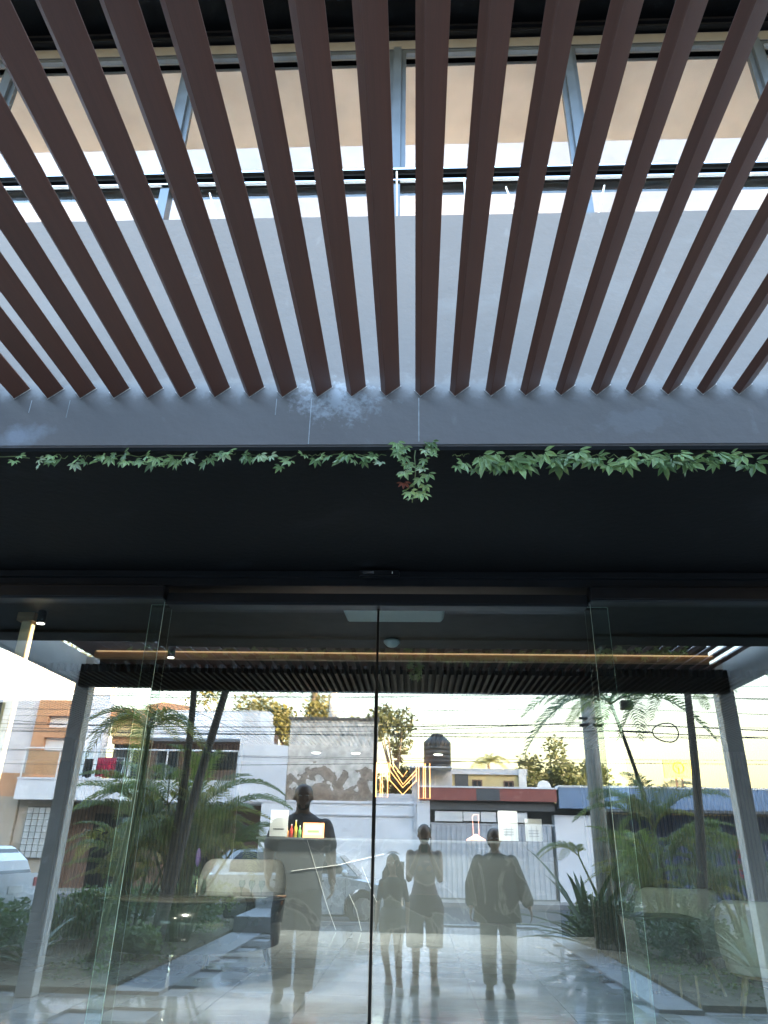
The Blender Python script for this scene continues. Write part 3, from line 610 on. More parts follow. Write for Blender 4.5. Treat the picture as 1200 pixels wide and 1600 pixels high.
# --- left house with balcony
h = thing('balcony_house', 'white and orange two storey house with a glass balcony across the street', 'house')
bx('ground_floor_wall', -13.2, -4.6, -22.0, -22.3, 0, 2.68, M_brn, h)
for i in range(26):
    if i == 8: gm = MB().box(0, 0.30, -21.96, -21.93, 0.05, 2.5).mesh('x', M_brn)
bx('balcony_slab', -13.25, -4.45, FY, -22.3, 2.65, 3.33, M_wht, h)
bx('slab_edge', -13.27, -4.44, FY+.002, FY+.03, 3.27, 3.335, M_wht, h)
for x in (-11.0, -8.4): bx('door', x, x+1.5, -21.95, -21.998, 0.02, 2.3, M_black, h)
window(h, -10.2, -9.0, 1.2, 2.2, -21.97, 2, M_alu)
bx('beige_wall', -18.5, -13.28, -20.9, -21.3, 0, 2.75, M_bei, h); bx('terracotta_ledge', -18.5, -13.28, -21.0, -22.4, 2.751, 3.5, M_org, h)
gb = bx('glass_block_window', -12.9, -12.05, -20.95, -20.90, 0.9, 2.45, M_frame_l, h)
bx('side_pier', -13.26, -11.9, -21.0, -21.3, 0, 2.649, M_bei, h)
blk = MB().box(-.085, .085, -.03, .03, -.085, .085).mesh('glass_block', mat('glass block', (0.55, 0.58, 0.56), 0.15, obj_var=0.1))
for i in range(4):
    for j in range(8): link('glass_block', blk, gb, (-12.79+i*.205, -20.91, 1.0+j*.19))
# upper storey
bx('grey_wall', -18.5, -14.05, -22.5, -22.8, 3.33, 6.2, M_grw, h)
MB().prism([(-18.5, 6.2), (-14.05, 6.2), (-12.2, 6.2), (-12.2, 6.9), (-15.5, 8.2), (-18.5, 8.2)], -22.85, -23.1, 'y').build('gable_wall', M_grw, h)
window(h, -16.4, -15.4, 4.9, 6.1, -22.47, 1, M_black)
oc = MB()
for z0, z1 in ((3.34, 4.35), (4.85, 5.2), (5.62, 6.18)): oc.box(-14.0, -12.02, -22.5, -22.3, z0, z1)
oc.box(-14.0, -13.55, -22.5, -22.3, 4.351, 4.849); oc.box(-12.55, -12.02, -22.5, -22.3, 4.351, 4.849); oc.box(-14.0, -13.55, -22.5, -22.3, 5.201, 5.619); oc.box(-12.55, -12.02, -22.5, -22.3, 5.201, 5.619)
oc.build('orange_panel', M_org, h)
bx('panel_niche', -13.6, -12.5, -22.55, -22.501, 4.2, 5.8, M_wht, h)
bx('white_pillar', -12.01, -11.35, -22.8, -22.2, 3.33, 6.75, M_wht, h)
bx('recess_wall', -11.34, -5.2, -23.4, -23.7, 3.33, 5.2, M_brn, h)
bx('orange_lintel', -11.34, -9.9, -22.9, -22.6, 5.55, 5.95, M_org, h)
bx('orange_beam', -11.34, -9.9, -23.39, -23.1, 4.75, 5.0, M_org, h)
bx('upper_wall', -11.34, -9.9, -23.1, -22.9, 5.0, 5.55, M_yel, h)
MB().prism([(-10.2, 5.86), (-8.3, 5.86), (-8.6, 6.15), (-9.6, 6.3), (-10.2, 6.15)], -23.3, -22.9, 'y').build('orange_parapet', M_org, h)
bx('roof_parapet', -9.89, -5.3, -23.4, -22.4, 4.92, 5.50, M_wht, h); bx('roof_step', -9.4, -5.4, -23.4, -22.6, 5.501, 5.95, M_wht, h)
window(h, -11.25, -10.1, 3.4, 4.74, -23.37, 1, M_frame_l); window(h, -9.7, -8.85, 3.4, 4.62, -23.37, 1, M_frame_l); window(h, -7.9, -6.1, 3.95, 4.6, -23.37, 6, M_black)
# balcony railing with glass
rl = MB(); rl.tube([(-13.2, FY-.05, 4.28), (-4.7, FY-.05, 4.28)], .028, 8); rl.build('handrail', M_white, h)
for i in range(8):
    x = -13.2+i*1.21
    MB().box(x-.02, x+.02, FY-.07, FY-.03, 3.34, 4.25).build('railing_post', M_white, h)
    if i < 7: MB().box(x+.04, x+1.16, FY-.056, FY-.046, 3.42, 4.2).build('railing_glass', M_glass3, h)
# white stepped gable wall beside it
t = thing('gable_wall', 'smooth white wall with a stepped sloping top between the balcony house and the peeling wall', 'wall')
MB().prism([(-5.9, 2.7), (-4.25, 2.7), (-4.25, 4.46), (-4.75, 4.52), (-5.15, 5.0), (-5.35, 5.1), (-5.35, 5.62), (-5.9, 5.62)], FY-.3, FY+.05, 'y').build('body', M_wht, t)
bx('base', -5.0, -4.21, FY-.3, FY+.02, 0, 2.699, M_wht, t)
# clothes rack with washing
t = thing('drying_rack', 'white drying rack on the balcony holding washing', 'drying rack', (-10.75, -21.2, 3.335))
fr_ = MB()
for x in (-.75, .75): fr_.tube([(x, -.15, 0), (x, .0, .72), (x, .15, 0)], .014, 6)
for z, y in ((.72, 0), (.62, -.05), (.62, .05)): fr_.tube([(-.75, y, z), (.75, y, z)], .011, 6)
fr_.build('frame', M_white, t)
def cloth(label, nm, x0, x1, z0, z1, y, col, fold=0.03):
    b = MB(); N = 14; vs = []
    for j in (0, 1, 2, 3):
        for i in range(N+1):
            f = i/N; vs.append((x0+(x1-x0)*f, y+fold*math.sin(f*17+j)*(.3+j*.25), z1-(z1-z0)*j/3+0.03*math.sin(f*9)*(j == 3)))
    fs = [(j*(N+1)+i, j*(N+1)+i+1, (j+1)*(N+1)+i+1, (j+1)*(N+1)+i) for j in range(3) for i in range(N)]
    o = b.add(vs, fs).build(nm, mat('cloth '+label[:6], col, .9), None, True); md = o.modifiers.new('t', 'SOLIDIFY'); md.thickness = .006
    return tag(o, label, 'laundry')
cloth('crimson towel bunched over the drying rack', 'towel', -10.9, -10.25, 3.42, 4.05, -21.10, (0.45, 0.02, 0.06), .05)
cloth('black shirt hanging at the left of the drying rack', 'shirt', -11.35, -11.0, 3.40, 4.0, -21.10, (0.015, 0.015, 0.018))
cloth('dark trousers hanging at the right of the drying rack', 'trousers', -10.2, -10.03, 3.36, 4.02, -21.10, (0.02, 0.02, 0.03))
# --- peeling wall and white boundary wall
t = thing('peeling_wall', 'tall old wall with render peeling off in brown patches', 'wall')
MB().box(-4.24, -1.25, FY-.35, FY-.02, 2.78, 5.34).build('body', peeling(), t)
cop = MB()
random.seed(11)
for i in range(9):
    x = -4.3+i*.345; cop.box(x, x+.338, FY-.40, FY+.03+random.uniform(-.01, .02), 5.3401, 5.41+random.uniform(0, .03))
cop.build('coping', wall_paint('stained coping', (0.10, 0.09, 0.08), (0.3, 0.28, 0.25), 0.5), t)
t = thing('boundary_wall', 'long white street wall beneath the peeling wall', 'wall')
bx('body', -4.20, 0.30, FY-.3, FY-.01, 0, 2.70, M_wht, t); bx('coping', -4.20, 0.30, FY-.33, FY+.03, 2.701, 2.775, M_wht, t); bx('ledge', -3.2, 0.05, FY-.009, FY+.03, 2.33, 2.37, M_grw, t)
bx('upper_step', -1.24, .02, FY-.3, FY+.02, 2.776, 3.02, M_grw, t); bx('pipe_box', -.02, .06, FY+.031, FY+.08, 1.9, 2.9, M_grw, t)
bx('pier', .08, .5, FY+.0, FY+.12, 0, 2.75, M_wht, t)
# --- red fascia shop with the corrugated gate
t = thing('garage_front', 'low garage front with weathered red fascia over a pale corrugated gate', 'building')
bx('fascia', .16, 4.57, FY-.3, FY+.25, 2.84, 3.22, M_red, t); bx('roof_edge', .16, 4.62, FY-.3, FY+.27, 3.2205, 3.27, M_wht, t)
bx('lintel', .51, 4.5, FY-.28, FY+.10, 2.56, 2.839, M_dgr, t); bx('stain_panel', 2.0, 2.75, FY+.2505, FY+.256, 2.845, 3.2, M_dgr, t)
bx('recess', .51, 4.5, FY-.6, FY-.5, 0, 2.95, M_dgr, t)
for x0, x1 in ((.66, 1.55), (1.58, 2.1), (2.14, 2.62), (2.66, 3.62)): bx('board', x0, x1, FY-.02, FY+.04, 2.22 if x0 != 1.58 else 2.24, 2.52, M_white, t)
gt = bx('gate_frame', .51, 4.48, FY-.06, FY-.02, 2.13, 2.18, M_gate, t)
rb = MB().prism([(-.05, 0), (-.03, .035), (.03, .035), (.05, 0), (.11, 0), (.11, -.012), (-.05, -.012)], 0.04, 2.125, 'z').mesh('gate_rib', M_gate)
for i in range(24): link('gate_rib', rb, t, (.58+i*.16, FY-.03, 0))
# water tank
t = thing('water_tank', 'black plastic water tank standing on the roof behind the garage', 'water tank', (0.9, -25, 4.26))
rg = [(0, 0, 0, .53, .53)]
for i in range(5): z = .08+i*.17; rg += [(0, 0, z, .535, .535), (0, 0, z+.02, .52, .52), (0, 0, z+.04, .535, .535)]
rg += [(0, 0, .95, .53, .53), (0, 0, 1.12, .36, .36), (0, 0, 1.16, .26, .26), (0, 0, 1.17, .24, .24)]
MB().loft(rg, 32).build('tank_body', M_tank, t, True); MB().loft([(0, 0, 1.171, .25, .25), (0, 0, 1.24, .25, .25), (0, 0, 1.27, .15, .15)], 24).build('lid', M_tank, t, True)
# yellow house
t = thing('yellow_house', 'low pale yellow flat roofed house behind the red fascia', 'house')
bx('body', 1.5, 4.45, -27.5, -26, 2.0, 4.12, M_yel, t); bx('roof_slab', 1.45, 4.5, -27.6, -25.9, 4.121, 4.34, M_grw, t)
bx('annex', -.1, 1.49, -27.0, -25.6, 2.0, 4.2, M_grw, t); bx('annex_pier', .62, .85, -25.599, -25.4, 3.2, 4.25, M_white, t); bx('annex_slab', -.2, 1.44, -27.1, -24.3, 4.2005, 4.255, M_grw, t)
bx('grey_panel', 1.62, 2.15, -25.99, -25.93, 3.6, 4.12, M_dgr, t)
window(t, 2.3, 2.7, 3.6, 3.92, -25.96, 1, M_brn); window(t, 3.55, 3.95, 3.6, 3.9, -25.96, 1, M_brn); bx('corner_post', 4.15, 4.44, -25.99, -25.8, 3.3, 4.34, M_white, t)
t = thing('satellite_dish', 'small white dish beside the yellow house on the flat roof', 'satellite dish', (4.95, -25, 3.55))
MB().loft([(0, 0, 0.12, .02, .02), (0, 0, .14, .16, .16), (0, 0, .20, .26, .26), (0, 0, .205, .25, .25), (0, 0, .15, .13, .13)], 24).build('bowl', M_white, t, True).rotation_euler = (R_(-75), 0, 0)
MB().tube([(0, 0, -.3), (0, 0, .1)], .02, 6).build('mast', M_white, t)
# white pier and blue building
t = thing('white_pier', 'short white wall piece between the corrugated gate and the blue building', 'wall'); bx('body', 4.482, 5.85, FY-.65, FY+.05, 0, 2.42, M_wht, t); bx('coping', 4.482, 5.85, FY-.62, FY+.07, 2.4201, 2.46, M_grw, t); bx('transom_panel', 4.482, 5.85, FY-.45, FY-.31, 2.461, 2.84, M_dgr, t)
t = thing('blue_shop', 'long blue shop front with pale blue fascia and dark blue shutters', 'building')
bx('fascia', 4.63, 15.5, FY-.3, FY+.3, 2.66, 3.28, M_blu, t); bx('roof_edge', 4.63, 15.5, FY-.3, FY+.32, 3.2805, 3.34, M_white, t); bx('soffit', 5.86, 15.5, FY-1.2, FY+.28, 2.58, 2.659, M_dgr, t)
bx('wall', 5.86, 15.5, FY-1.3, FY-1.2, 0, 2.579, M_dgr, t)
sh = MB().prism([(-.05, 0), (-.03, .03), (.03, .03), (.05, 0), (.09, 0), (.09, -.01), (-.05, -.01)], .02, 2.55, 'z').mesh('shutter_rib', M_dbl)
for i in range(62): link('shutter_rib', sh, t, (7.2+i*.135, FY-1.15, 0))
M_rl = mat('red lettering', (0.5, 0.03, 0.04), .6)
for i in range(7):
    z = .75+i*.19; x = 10.42
    f = MB(); f.box(x, x+.10, FY-1.105, FY-1.10, z, z+.02); f.box(x, x+.02, FY-1.105, FY-1.10, z+.021, z+.13); f.box(x+.08, x+.10, FY-1.105, FY-1.10, z+.021, z+(.13 if i % 2 else .07)); f.box(x+.021, x+.079, FY-1.105, FY-1.10, z+.06, z+.075); f.build('red_lettering', M_rl, t)
# billboard
t = thing('billboard', 'yellow billboard with a round orange tree emblem rising behind the blue shop', 'billboard')
bx('panel', 12.8, 14.3, -35.1, -35, 4.86, 5.72, mat('billboard yellow', (0.75, 0.55, 0.06), .5, var=.05), t)
M_or = mat('emblem orange', (0.65, 0.25, 0.03), .5, var=.05)
pts = [(13.55+.27*math.cos(a), -34.98, 5.36+.27*math.sin(a)) for a in [2*math.pi*i/24 for i in range(25)]]
MB().tube(pts, .022, 6).build('emblem_ring', M_or, t)
MB().ball((13.55, -34.99, 5.42), (.16, .01, .12), 12, 8).build('emblem_crown', M_or, t); MB().tube([(13.55, -34.98, 5.12), (13.55, -34.98, 5.35)], .025, 6).build('emblem_trunk', M_or, t)
MB().box(13.1, 14.0, -34.99, -34.98, 4.93, 4.98).build('lettering_line', M_or, t)
for x in (13.4, 13.7): MB().tube([(x, -35.15, 0), (x, -35.15, 4.86)], .05, 8).build('leg', M_brn, t)

# ================================================================== POLES AND CABLES
M_conc = mat('concrete pole', (0.42, 0.40, 0.36), .85, var=.2, bump=.2)
t = thing('utility_pole', 'tall grey concrete power pole in the bed right of the walkway', 'utility pole', (3.93, -12.1, 0))
MB().tube([(0, 0, 0), (0, 0, 9)], [.19, .12], 12).build('shaft', M_conc, t, True)
for z in (4.0, 4.15, 6.5): MB().tube([(-.25, .12, z), (.25, .12, z)], .03, 6).build('bracket', M_black, t)
t = thing('utility_pole', 'pale concrete pole standing behind the peeling wall', 'utility pole', (-3.1, -23.2, 0))
MB().tube([(0, 0, 0), (0, 0, 8.5)], [.20, .14], 12).build('shaft', M_conc, t, True); MB().tube([(-.7, 0, 8.0), (.7, 0, 8.0)], .05, 6).build('crossarm', M_conc, t)
M_wire = mat('black cable', (0.01, 0.01, 0.01), .6)
def cable(p0, p1, sag, label, r=.012, n=18):
    pts = []
    for i in range(n+1):
        f = i/n; pts.append((p0[0]+(p1[0]-p0[0])*f, p0[1]+(p1[1]-p0[1])*f, p0[2]+(p1[2]-p0[2])*f-sag*4*f*(1-f)))
    return tag(MB().tube(pts, r*.65, 5, False).build('power_cable', M_wire), label, 'cable', 'cables strung along the street')
cz = [(-12.15, 4.70, .012, 'highest thick'), (-12.15, 4.03, .016, 'thick lower'), (-12.1, 3.86, .014, 'loose low'), (-12.2, 4.38, .008, 'thin upper')]
for y, z, r, w in cz:
    cable((3.93, y+.2, z), (34, y-.5, z+.35), .35, w+' cable running right from the grey pole', r); cable((3.93, y+.2, z), (-34, y-.8, z+.9), .5, w+' cable running left from the grey pole', r)
for k_, (z, a, b_, s_) in enumerate(((5.4, -30, 30, .25), (5.15, -30, 30, .5), (4.85, -30, 30, .3), (4.6, -30, 30, .55), (4.35, -30, 26, .35), (6.2, -30, 34, .4), (6.9, -34, 30, .4), (3.95, -30, 2, .3))):
    cable((a, -19.2-.05*k_, z), (b_, -19.3-.08*k_, z+.25*(k_ % 3)-.2), s_, ['uppermost but two', 'fourth', 'middle', 'sixth', 'second lowest', 'second highest', 'highest', 'lowest'][k_]+' cable of the far pavement line', .010+.004*(k_ % 2))
cable((-20, -15, 5.4), (3.9, -12.1, 4.1), .7, 'slack cable crossing in front of the peeling wall to the grey pole', .012)
cable((-9.5, -22, 6.6), (-4.2, -20.6, 4.4), .2, 'short service cable sloping down to the gable wall', .012)
t = thing('cable_coil', 'spare cable gathered in a teardrop loop beside the right hand palm', 'cable coil', (3.95, -11.9, 3.86))
lp = [(.12, 0, 0), (1.2, 0, -.02)]; lp += [(1.6-.36*math.cos(a)*(1 if math.cos(a) > 0 else .55), 0, -.03+.2*math.sin(a)) for a in [math.pi*2*i/20 for i in range(21)]]
MB().tube(lp, .014, 6).build('loop', M_wire, t)
t = thing('cable_box', 'black splice box hanging from the upper cable right of the grey pole', 'junction box', (4.72, -11.98, 4.42))
MB().box(-.13, .13, -.08, .08, -.10, .10).build('casing', M_black, t, bevel=.015); MB().tube([(0, 0, .10), (0, 0, .25)], .01, 5).build('hanger', M_wire, t)

# ================================================================== PLANTS
def frond_mesh(name, m, L=1.6, droop=0.9, n=30, leaf=0.42, width=.022, rise=0.75, seed=0, vee=0.5):
    """palm leaf: arched midrib along +x rising then drooping, narrow leaflets each side"""
    rnd = random.Random(seed); b = MB(); P = []
    for i in range(n+1):
        f = i/n; P.append(Vector((L*(f*.95), 0.03*math.sin(f*4+seed), L*(rise*f-droop*f*f))))
    b.tube(P[::3]+[P[-1]] if n % 3 else P[::3], [.014*(1-.85*i/(len(P[::3]))) for i in range(len(P[::3])+(1 if n % 3 else 0))], 4, False)
    for i in range(int(n*.16), n):
        f = i/n; T = (P[i+1]-P[i]).normalized(); S = Vector((0, 1, 0)); U = S.cross(T) * -1
        ll = leaf*(math.sin(math.pi*min(1, .18+f*.82))**.6)*rnd.uniform(.85, 1.1)
        for sd_ in (-1, 1):
            d = (T*(.45+.5*f)+S*sd_*(.85)+U*(vee*rnd.uniform(.6, 1.2))).normalized()
            base = P[i]; mid = base+d*ll*.5+Vector((0, 0, -.03*ll)); tip = base+d*ll+Vector((0, 0, -ll*rnd.uniform(.2, .5)))
            w = (T*width*rnd.uniform(.8, 1.2))
            b.add([base-w*.4, base+w*.4, mid+w+U*.006, tip, mid-w+U*.006], [(0, 1, 2, 4), (4, 2, 3)])
    return b.mesh(name, m)
M_palm = leafmat('palm leaf', (0.13, 0.17, 0.07), trans=.45); M_palm_y = leafmat('yellowed palm leaf', (0.22, 0.22, 0.08), trans=.45); M_dpalm = leafmat('dark palm leaf', (0.08, 0.125, 0.05), trans=.4)
M_trunk = mat('palm trunk', (0.10, 0.085, 0.07), .9, var=.35, scale=4, bump=.5, bscale=30, stretch=(1, 1, 8))
M_cane = mat('green cane', (0.10, 0.13, 0.04), .6, var=.3, stretch=(1, 1, 6))
FM = [frond_mesh('frond', M_palm, 1.5, .95, 34, .42, seed=1), frond_mesh('frond', M_palm, 1.9, .8, 40, .46, seed=2, rise=.9), frond_mesh('frond', M_palm_y, 1.4, 1.05, 30, .38, seed=3), frond_mesh('frond', M_dpalm, 1.7, 1.1, 36, .44, seed=4, rise=.6)]
def palm(label, base, top, r, nf, scale, rnd, meshes=(0, 1, 3), up=.5, name='palm_tree', group=None, bend=.1, mt=None, spread=(0, 360)):
    t = thing(name, label, 'palm', base, 0, group); B = Vector(base); T = Vector(top)-B
    pts = [T*f+Vector((bend*math.sin(math.pi*f), 0, 0)) for f in [i/10 for i in range(11)]]
    MB().tube(pts, [r*(1.25 if i == 0 else 1-.035*i) for i in range(11)], 10).build('trunk', mt or M_trunk, t, True)
    for i in range(nf):
        o = link('frond', FM[rnd.choice(meshes)], t, T); a = R_(spread[0]+(spread[1]-spread[0])*(i+rnd.uniform(-.3, .3))/nf)
        o.rotation_euler = (rnd.uniform(-.3, .3), -rnd.uniform(-.5, .9)*up, a); s = scale*rnd.uniform(.8, 1.15); o.scale = (s, s, s)
    return t
rnd = random.Random(5)
palm('tall dark palm trunk left of the walkway, the upright one of the leaning pair', (-3.9, -7.6, .05), (-3.86, -7.8, 4.35), .075, 9, 1.0, rnd)
palm('tall dark palm trunk left of the walkway, the one leaning to the right', (-3.75, -7.2, .05), (-3.05, -7.4, 4.4), .085, 9, 1.05, rnd, bend=-.05)
palm('young feathery palm with its crown beside the left glass edge', (-4.2, -6.2, .05), (-3.95, -6.2, 3.0), .045, 10, .7, rnd, meshes=(0, 2), mt=M_cane)
palm('tall bare palm in the right bed with one ragged hanging frond', (4.28, -8.0, .05), (4.64, -8.0, 4.0), .085, 7, .75, rnd, bend=.06)
palm('palm leaning over the grey utility pole with fronds sweeping left', (4.5, -10.0, .05), (3.7, -9.4, 4.0), .045, 13, .95, rnd, bend=.15)
def areca(label, x, y, n, h, rnd, s=1.0, mesh=(0, 1, 2)):
    t = thing('areca_palm', label, 'palm', (x, y, .05))
    for i in range(n):
        a = rnd.uniform(0, 6.28); d = rnd.uniform(.05, .35); hh = h*rnd.uniform(.35, 1); tip = Vector((d*math.cos(a)*2.2, d*math.sin(a)*1.6, hh))
        MB().tube([(d*math.cos(a)*.5, d*math.sin(a)*.5, 0), tip*.5+Vector((0, 0, .05)), tip], [.03, .026, .016], 7).build('cane', M_cane, t, True)
        for j in range(4):
            o = link('frond', FM[rnd.choice(mesh)], t, tip); o.rotation_euler = (rnd.uniform(-.25, .25), -rnd.uniform(0, .75), a+rnd.uniform(-1.6, 1.6)); q = s*rnd.uniform(.6, .9); o.scale = (q, q, q)
areca('big clump of arching areca palm left of the walkway behind the leaning trunks', -3.75, -8.3, 15, 2.1, rnd, 1.1)
areca('smaller yellow green areca clump nearer the hedge on the left', -4.7, -8.8, 8, 1.5, rnd, .9, (0, 2))
areca('areca palm clump right of the walkway in front of the blue shop', 4.0, -8.6, 9, 1.9, rnd, .95)
areca('areca clump rising behind the sword leaf plants at the inner edge of the right bed', 3.7, -10.8, 6, 1.5, rnd, .75, (0, 2))
areca('second areca clump further right in front of the blue shutters', 5.6, -9.6, 8, 1.7, rnd, .95, (0, 3))
# broad blade plants
def blade_plant(label, x, y, n, L, rnd, col=(0.045, 0.075, 0.03), nm='agave', cat='agave'):
    t = thing(nm, label, cat, (x, y, .05)); m = leafmat('blade leaf %.2f' % col[0], col, trans=.12)
    for i in range(n):
        a = 6.283*i/n+rnd.uniform(-.3, .3); el = rnd.uniform(.35, 1.25); l_ = L*rnd.uniform(.7, 1.1); b = MB(); vs = []; K = 7
        for k_ in range(K+1):
            f = k_/K; w = .055*math.sin(math.pi*(.12+.88*f))**.7*(1-f*.3) if k_ < K else .002
            r = l_*f*math.cos(el-f*.35); z = l_*f*math.sin(el-f*.35)
            for q in (-1, 0, 1): vs.append((r*math.cos(a)-q*w*math.sin(a), r*math.sin(a)+q*w*math.cos(a), z+abs(q)*w*.5))
        fs = [(k_*3+q, k_*3+q+1, (k_+1)*3+q+1, (k_+1)*3+q) for k_ in range(K) for q in (0, 1)]
        b.add(vs, fs).build('leaf', m, t, True)
blade_plant('large spiky sword leaf plant at the edge of the right bed', 2.85, -8.9, 24, 1.9, rnd, (0.075, 0.11, 0.05))
blade_plant('spiky sword leaf plant beyond the first in the right bed', 3.5, -10.3, 16, 1.3, rnd)
blade_plant('pale bladed bromeliad at the far end of the left hedge', -4.75, -5.6, 14, .75, rnd, (0.12, 0.16, 0.09), 'bromeliad', 'bromeliad')
blade_plant('spiky plant among the shrubs at the near end of the right bed', 4.3, -6.2, 14, .9, rnd, (0.06, 0.10, 0.04))
# shrubs as loose leaf masses
def leaf_mass(nm, m, boxes, n, size, rnd, parent=None, kind=None):
    b = MB()
    for _ in range(n):
        bx_ = rnd.choice(boxes); c, r = bx_
        d = Vector((rnd.gauss(0, 1), rnd.gauss(0, 1), rnd.gauss(0, 1))).normalized()*rnd.uniform(.45, 1.0)
        p = Vector((c[0]+d.x*r[0], c[1]+d.y*r[1], c[2]+d.z*r[2])); q = rnd.uniform(.6, 1.3)*size
        a = Vector((rnd.gauss(0, 1), rnd.gauss(0, 1), rnd.gauss(0, .6))).normalized(); w = a.cross(Vector((rnd.gauss(0, 1), rnd.gauss(0, 1), rnd.gauss(0, 1)))).normalized()
        if p.z < 0.02: continue
        nn = a.cross(w)
        b.add([p, p+a*q*.5+w*q*.26+nn*q*.08, p+a*q, p+a*q*.5-w*q*.26+nn*q*.08], [(0, 1, 2, 3)])
    return b.build(nm, m, parent)
M_sh = leafmat('shrub leaf', (0.06, 0.11, 0.04)); M_sh2 = leafmat('light shrub leaf', (0.13, 0.18, 0.07)); M_hd = leafmat('hedge leaf', (0.08, 0.14, 0.055))
def shrub(label, x, y, r, h, n, m, rnd, size=.09, nm='shrub'):
    t = thing(nm, label, 'shrub', (x, y, .05)); bl = []
    for i in range(6): bl.append(((rnd.uniform(-.5, .5)*r, rnd.uniform(-.5, .5)*r, h*rnd.uniform(.35, .65)), (r*.55, r*.55, h*.42)))
    leaf_mass('foliage', m, bl, n, size, rnd, t)
    b = MB()
    for i in range(7): a = rnd.uniform(0, 6.28); b.tube([(0, 0, 0), (math.cos(a)*r*.5, math.sin(a)*r*.5, h*.7)], [.012, .005], 5)
    b.build('stem', M_trunk, t)
sp_ = [('glossy dark shrub at the corner of the right bed by the agave', 3.15, -8.2, .55, .75, 1500, M_sh), ('rounded leafy shrub behind the man on the right', 3.0, -9.9, .5, .7, 1100, M_sh2), ('low dark shrub in the middle of the right bed', 4.0, -7.4, .7, .65, 1500, M_sh), ('light green shrub near the right post', 4.9, -5.4, .7, .8, 1400, M_sh2), ('dark bushy shrub beyond the right post', 6.1, -6.8, .9, 1.0, 1600, M_sh),
       ('mixed green shrub filling the far corner of the right bed', 5.0, -11.2, .9, 1.0, 1500, M_sh), ('low yellow green shrub against the left kerb', -3.75, -6.5, .45, .45, 900, M_sh2), ('dark shrub under the leaning palm trunks', -4.0, -9.4, .8, .8, 1500, M_sh), ('leafy shrub at the far end of the left bed', -4.2, -11.2, .8, .9, 1400, M_sh2)]
for lb, x, y, r, h_, n, m in sp_: shrub(lb, x, y, r, h_, n, m, rnd)
hg = thing('hedge', 'low clipped green hedge running along the left side of the bed', 'hedge', (-5.6, -8, .05))
bl = []
for i in range(24): bl.append(((rnd.uniform(-.45, .45), -4+8*i/23, .32+rnd.uniform(0, .08)), (.5, .45, .30)))
leaf_mass('foliage', M_hd, bl, 9000, .085, rnd, hg)['kind'] = 'stuff'
hb = MB()
for i in range(16):
    hb.tube([(rnd.uniform(-.2, .2), -4+8*i/15, 0), (rnd.uniform(-.3, .3), -4+8*i/15, .45)], [.02, .01], 5)
hb.build('stem', M_trunk, hg)
tag(leaf_mass('ground_cover', M_sh2, [((-4.0, -6.5, .06), (.7, 2.0, .06)), ((-4.1, -10, .06), (.7, 2.0, .06)), ((3.7, -6.5, .06), (.6, 2.0, .05)), ((5.5, -9, .06), (2.2, 2.6, .05))], 4200, .05, rnd), kind='stuff')
# trees across the street
M_tl = leafmat('tree leaf', (0.11, 0.11, 0.035)); M_td = leafmat('dark tree leaf', (0.06, 0.075, 0.03)); M_bark = mat('grey bark', (0.12, 0.10, 0.08), .9, var=.3, bump=.5)
def tree(label, x, y, h, cr, ch, n, m, rnd, size=.22, lobes=9, thin=1.0):
    t = thing('tree', label, 'tree', (x, y, 0)); bl = []; b = MB()
    b.tube([(0, 0, 0), (.1, 0, h*.3), (0, .1, h-ch*.6)], [.16, .13, .08], 8)
    for i in range(lobes):
        a = rnd.uniform(0, 6.28); d = cr*rnd.uniform(.2, .8); z = h-ch*rnd.uniform(.1, .9); c = (d*math.cos(a), d*math.sin(a), z)
        bl.append((c, (cr*.38*thin, cr*.38*thin, ch*.20*thin))); b.tube([(0, .05, h-ch*.9), (c[0]*.5, c[1]*.5, (z+h-ch)*.5+.2), c], [.06, .035, .015], 5)
    b.build('trunk', M_bark, t); leaf_mass('crown', m, bl, n, size, rnd, t)
tree('sunlit bushy tree between the balcony house and the peeling wall', -5.4, -28, 7.6, 2.0, 3.6, 3200, M_tl, rnd)
tree('leafy tree rising just right of the peeling wall', -.8, -28, 7.2, 1.6, 4.0, 2400, M_td, rnd, .24, 10, .9)
tree('thin sunlit tree above the roof of the balcony house', -8.6, -29, 8.0, 2.6, 2.4, 1800, M_tl, rnd, .18)
tree('thin sunlit tree at the far left above the grey wall', -17, -29, 10.0, 3.0, 3.4, 2600, M_tl, rnd, .2)
tree('low sunlit tree top peeping over the peeling wall', -2.9, -27, 6.5, 1.6, 1.4, 1100, M_tl, rnd, .16)
tree('dark tree at the left of the clump beyond the yellow house', 7.0, -40, 7.0, 1.4, 3.6, 2200, M_td, rnd, .24)
tree('wide dark tree in the clump beyond the utility pole', 9.2, -40, 7.3, 1.9, 4.4, 3400, M_td, rnd, .26, 12)
tree('dark rounded tree at the right of the clump behind the blue shop', 11.3, -42, 6.4, 1.5, 3.4, 2200, M_td, rnd, .26)
tree('small tree top just above the blue shop roof', 11.9, -38, 5.0, 1.0, 1.4, 900, M_td, rnd, .18)
palm('small distant palm above the yellow house roof', (4.15, -38, 0), (4.15, -38, 5.7), .12, 11, .9, rnd, meshes=(2,), bend=.1)
palm('distant sunlit palm trunk rising above the peeling wall', (-4.8, -30, 0), (-4.78, -30, 8.3), .22, 12, 1.3, rnd, mt=M_trunk)
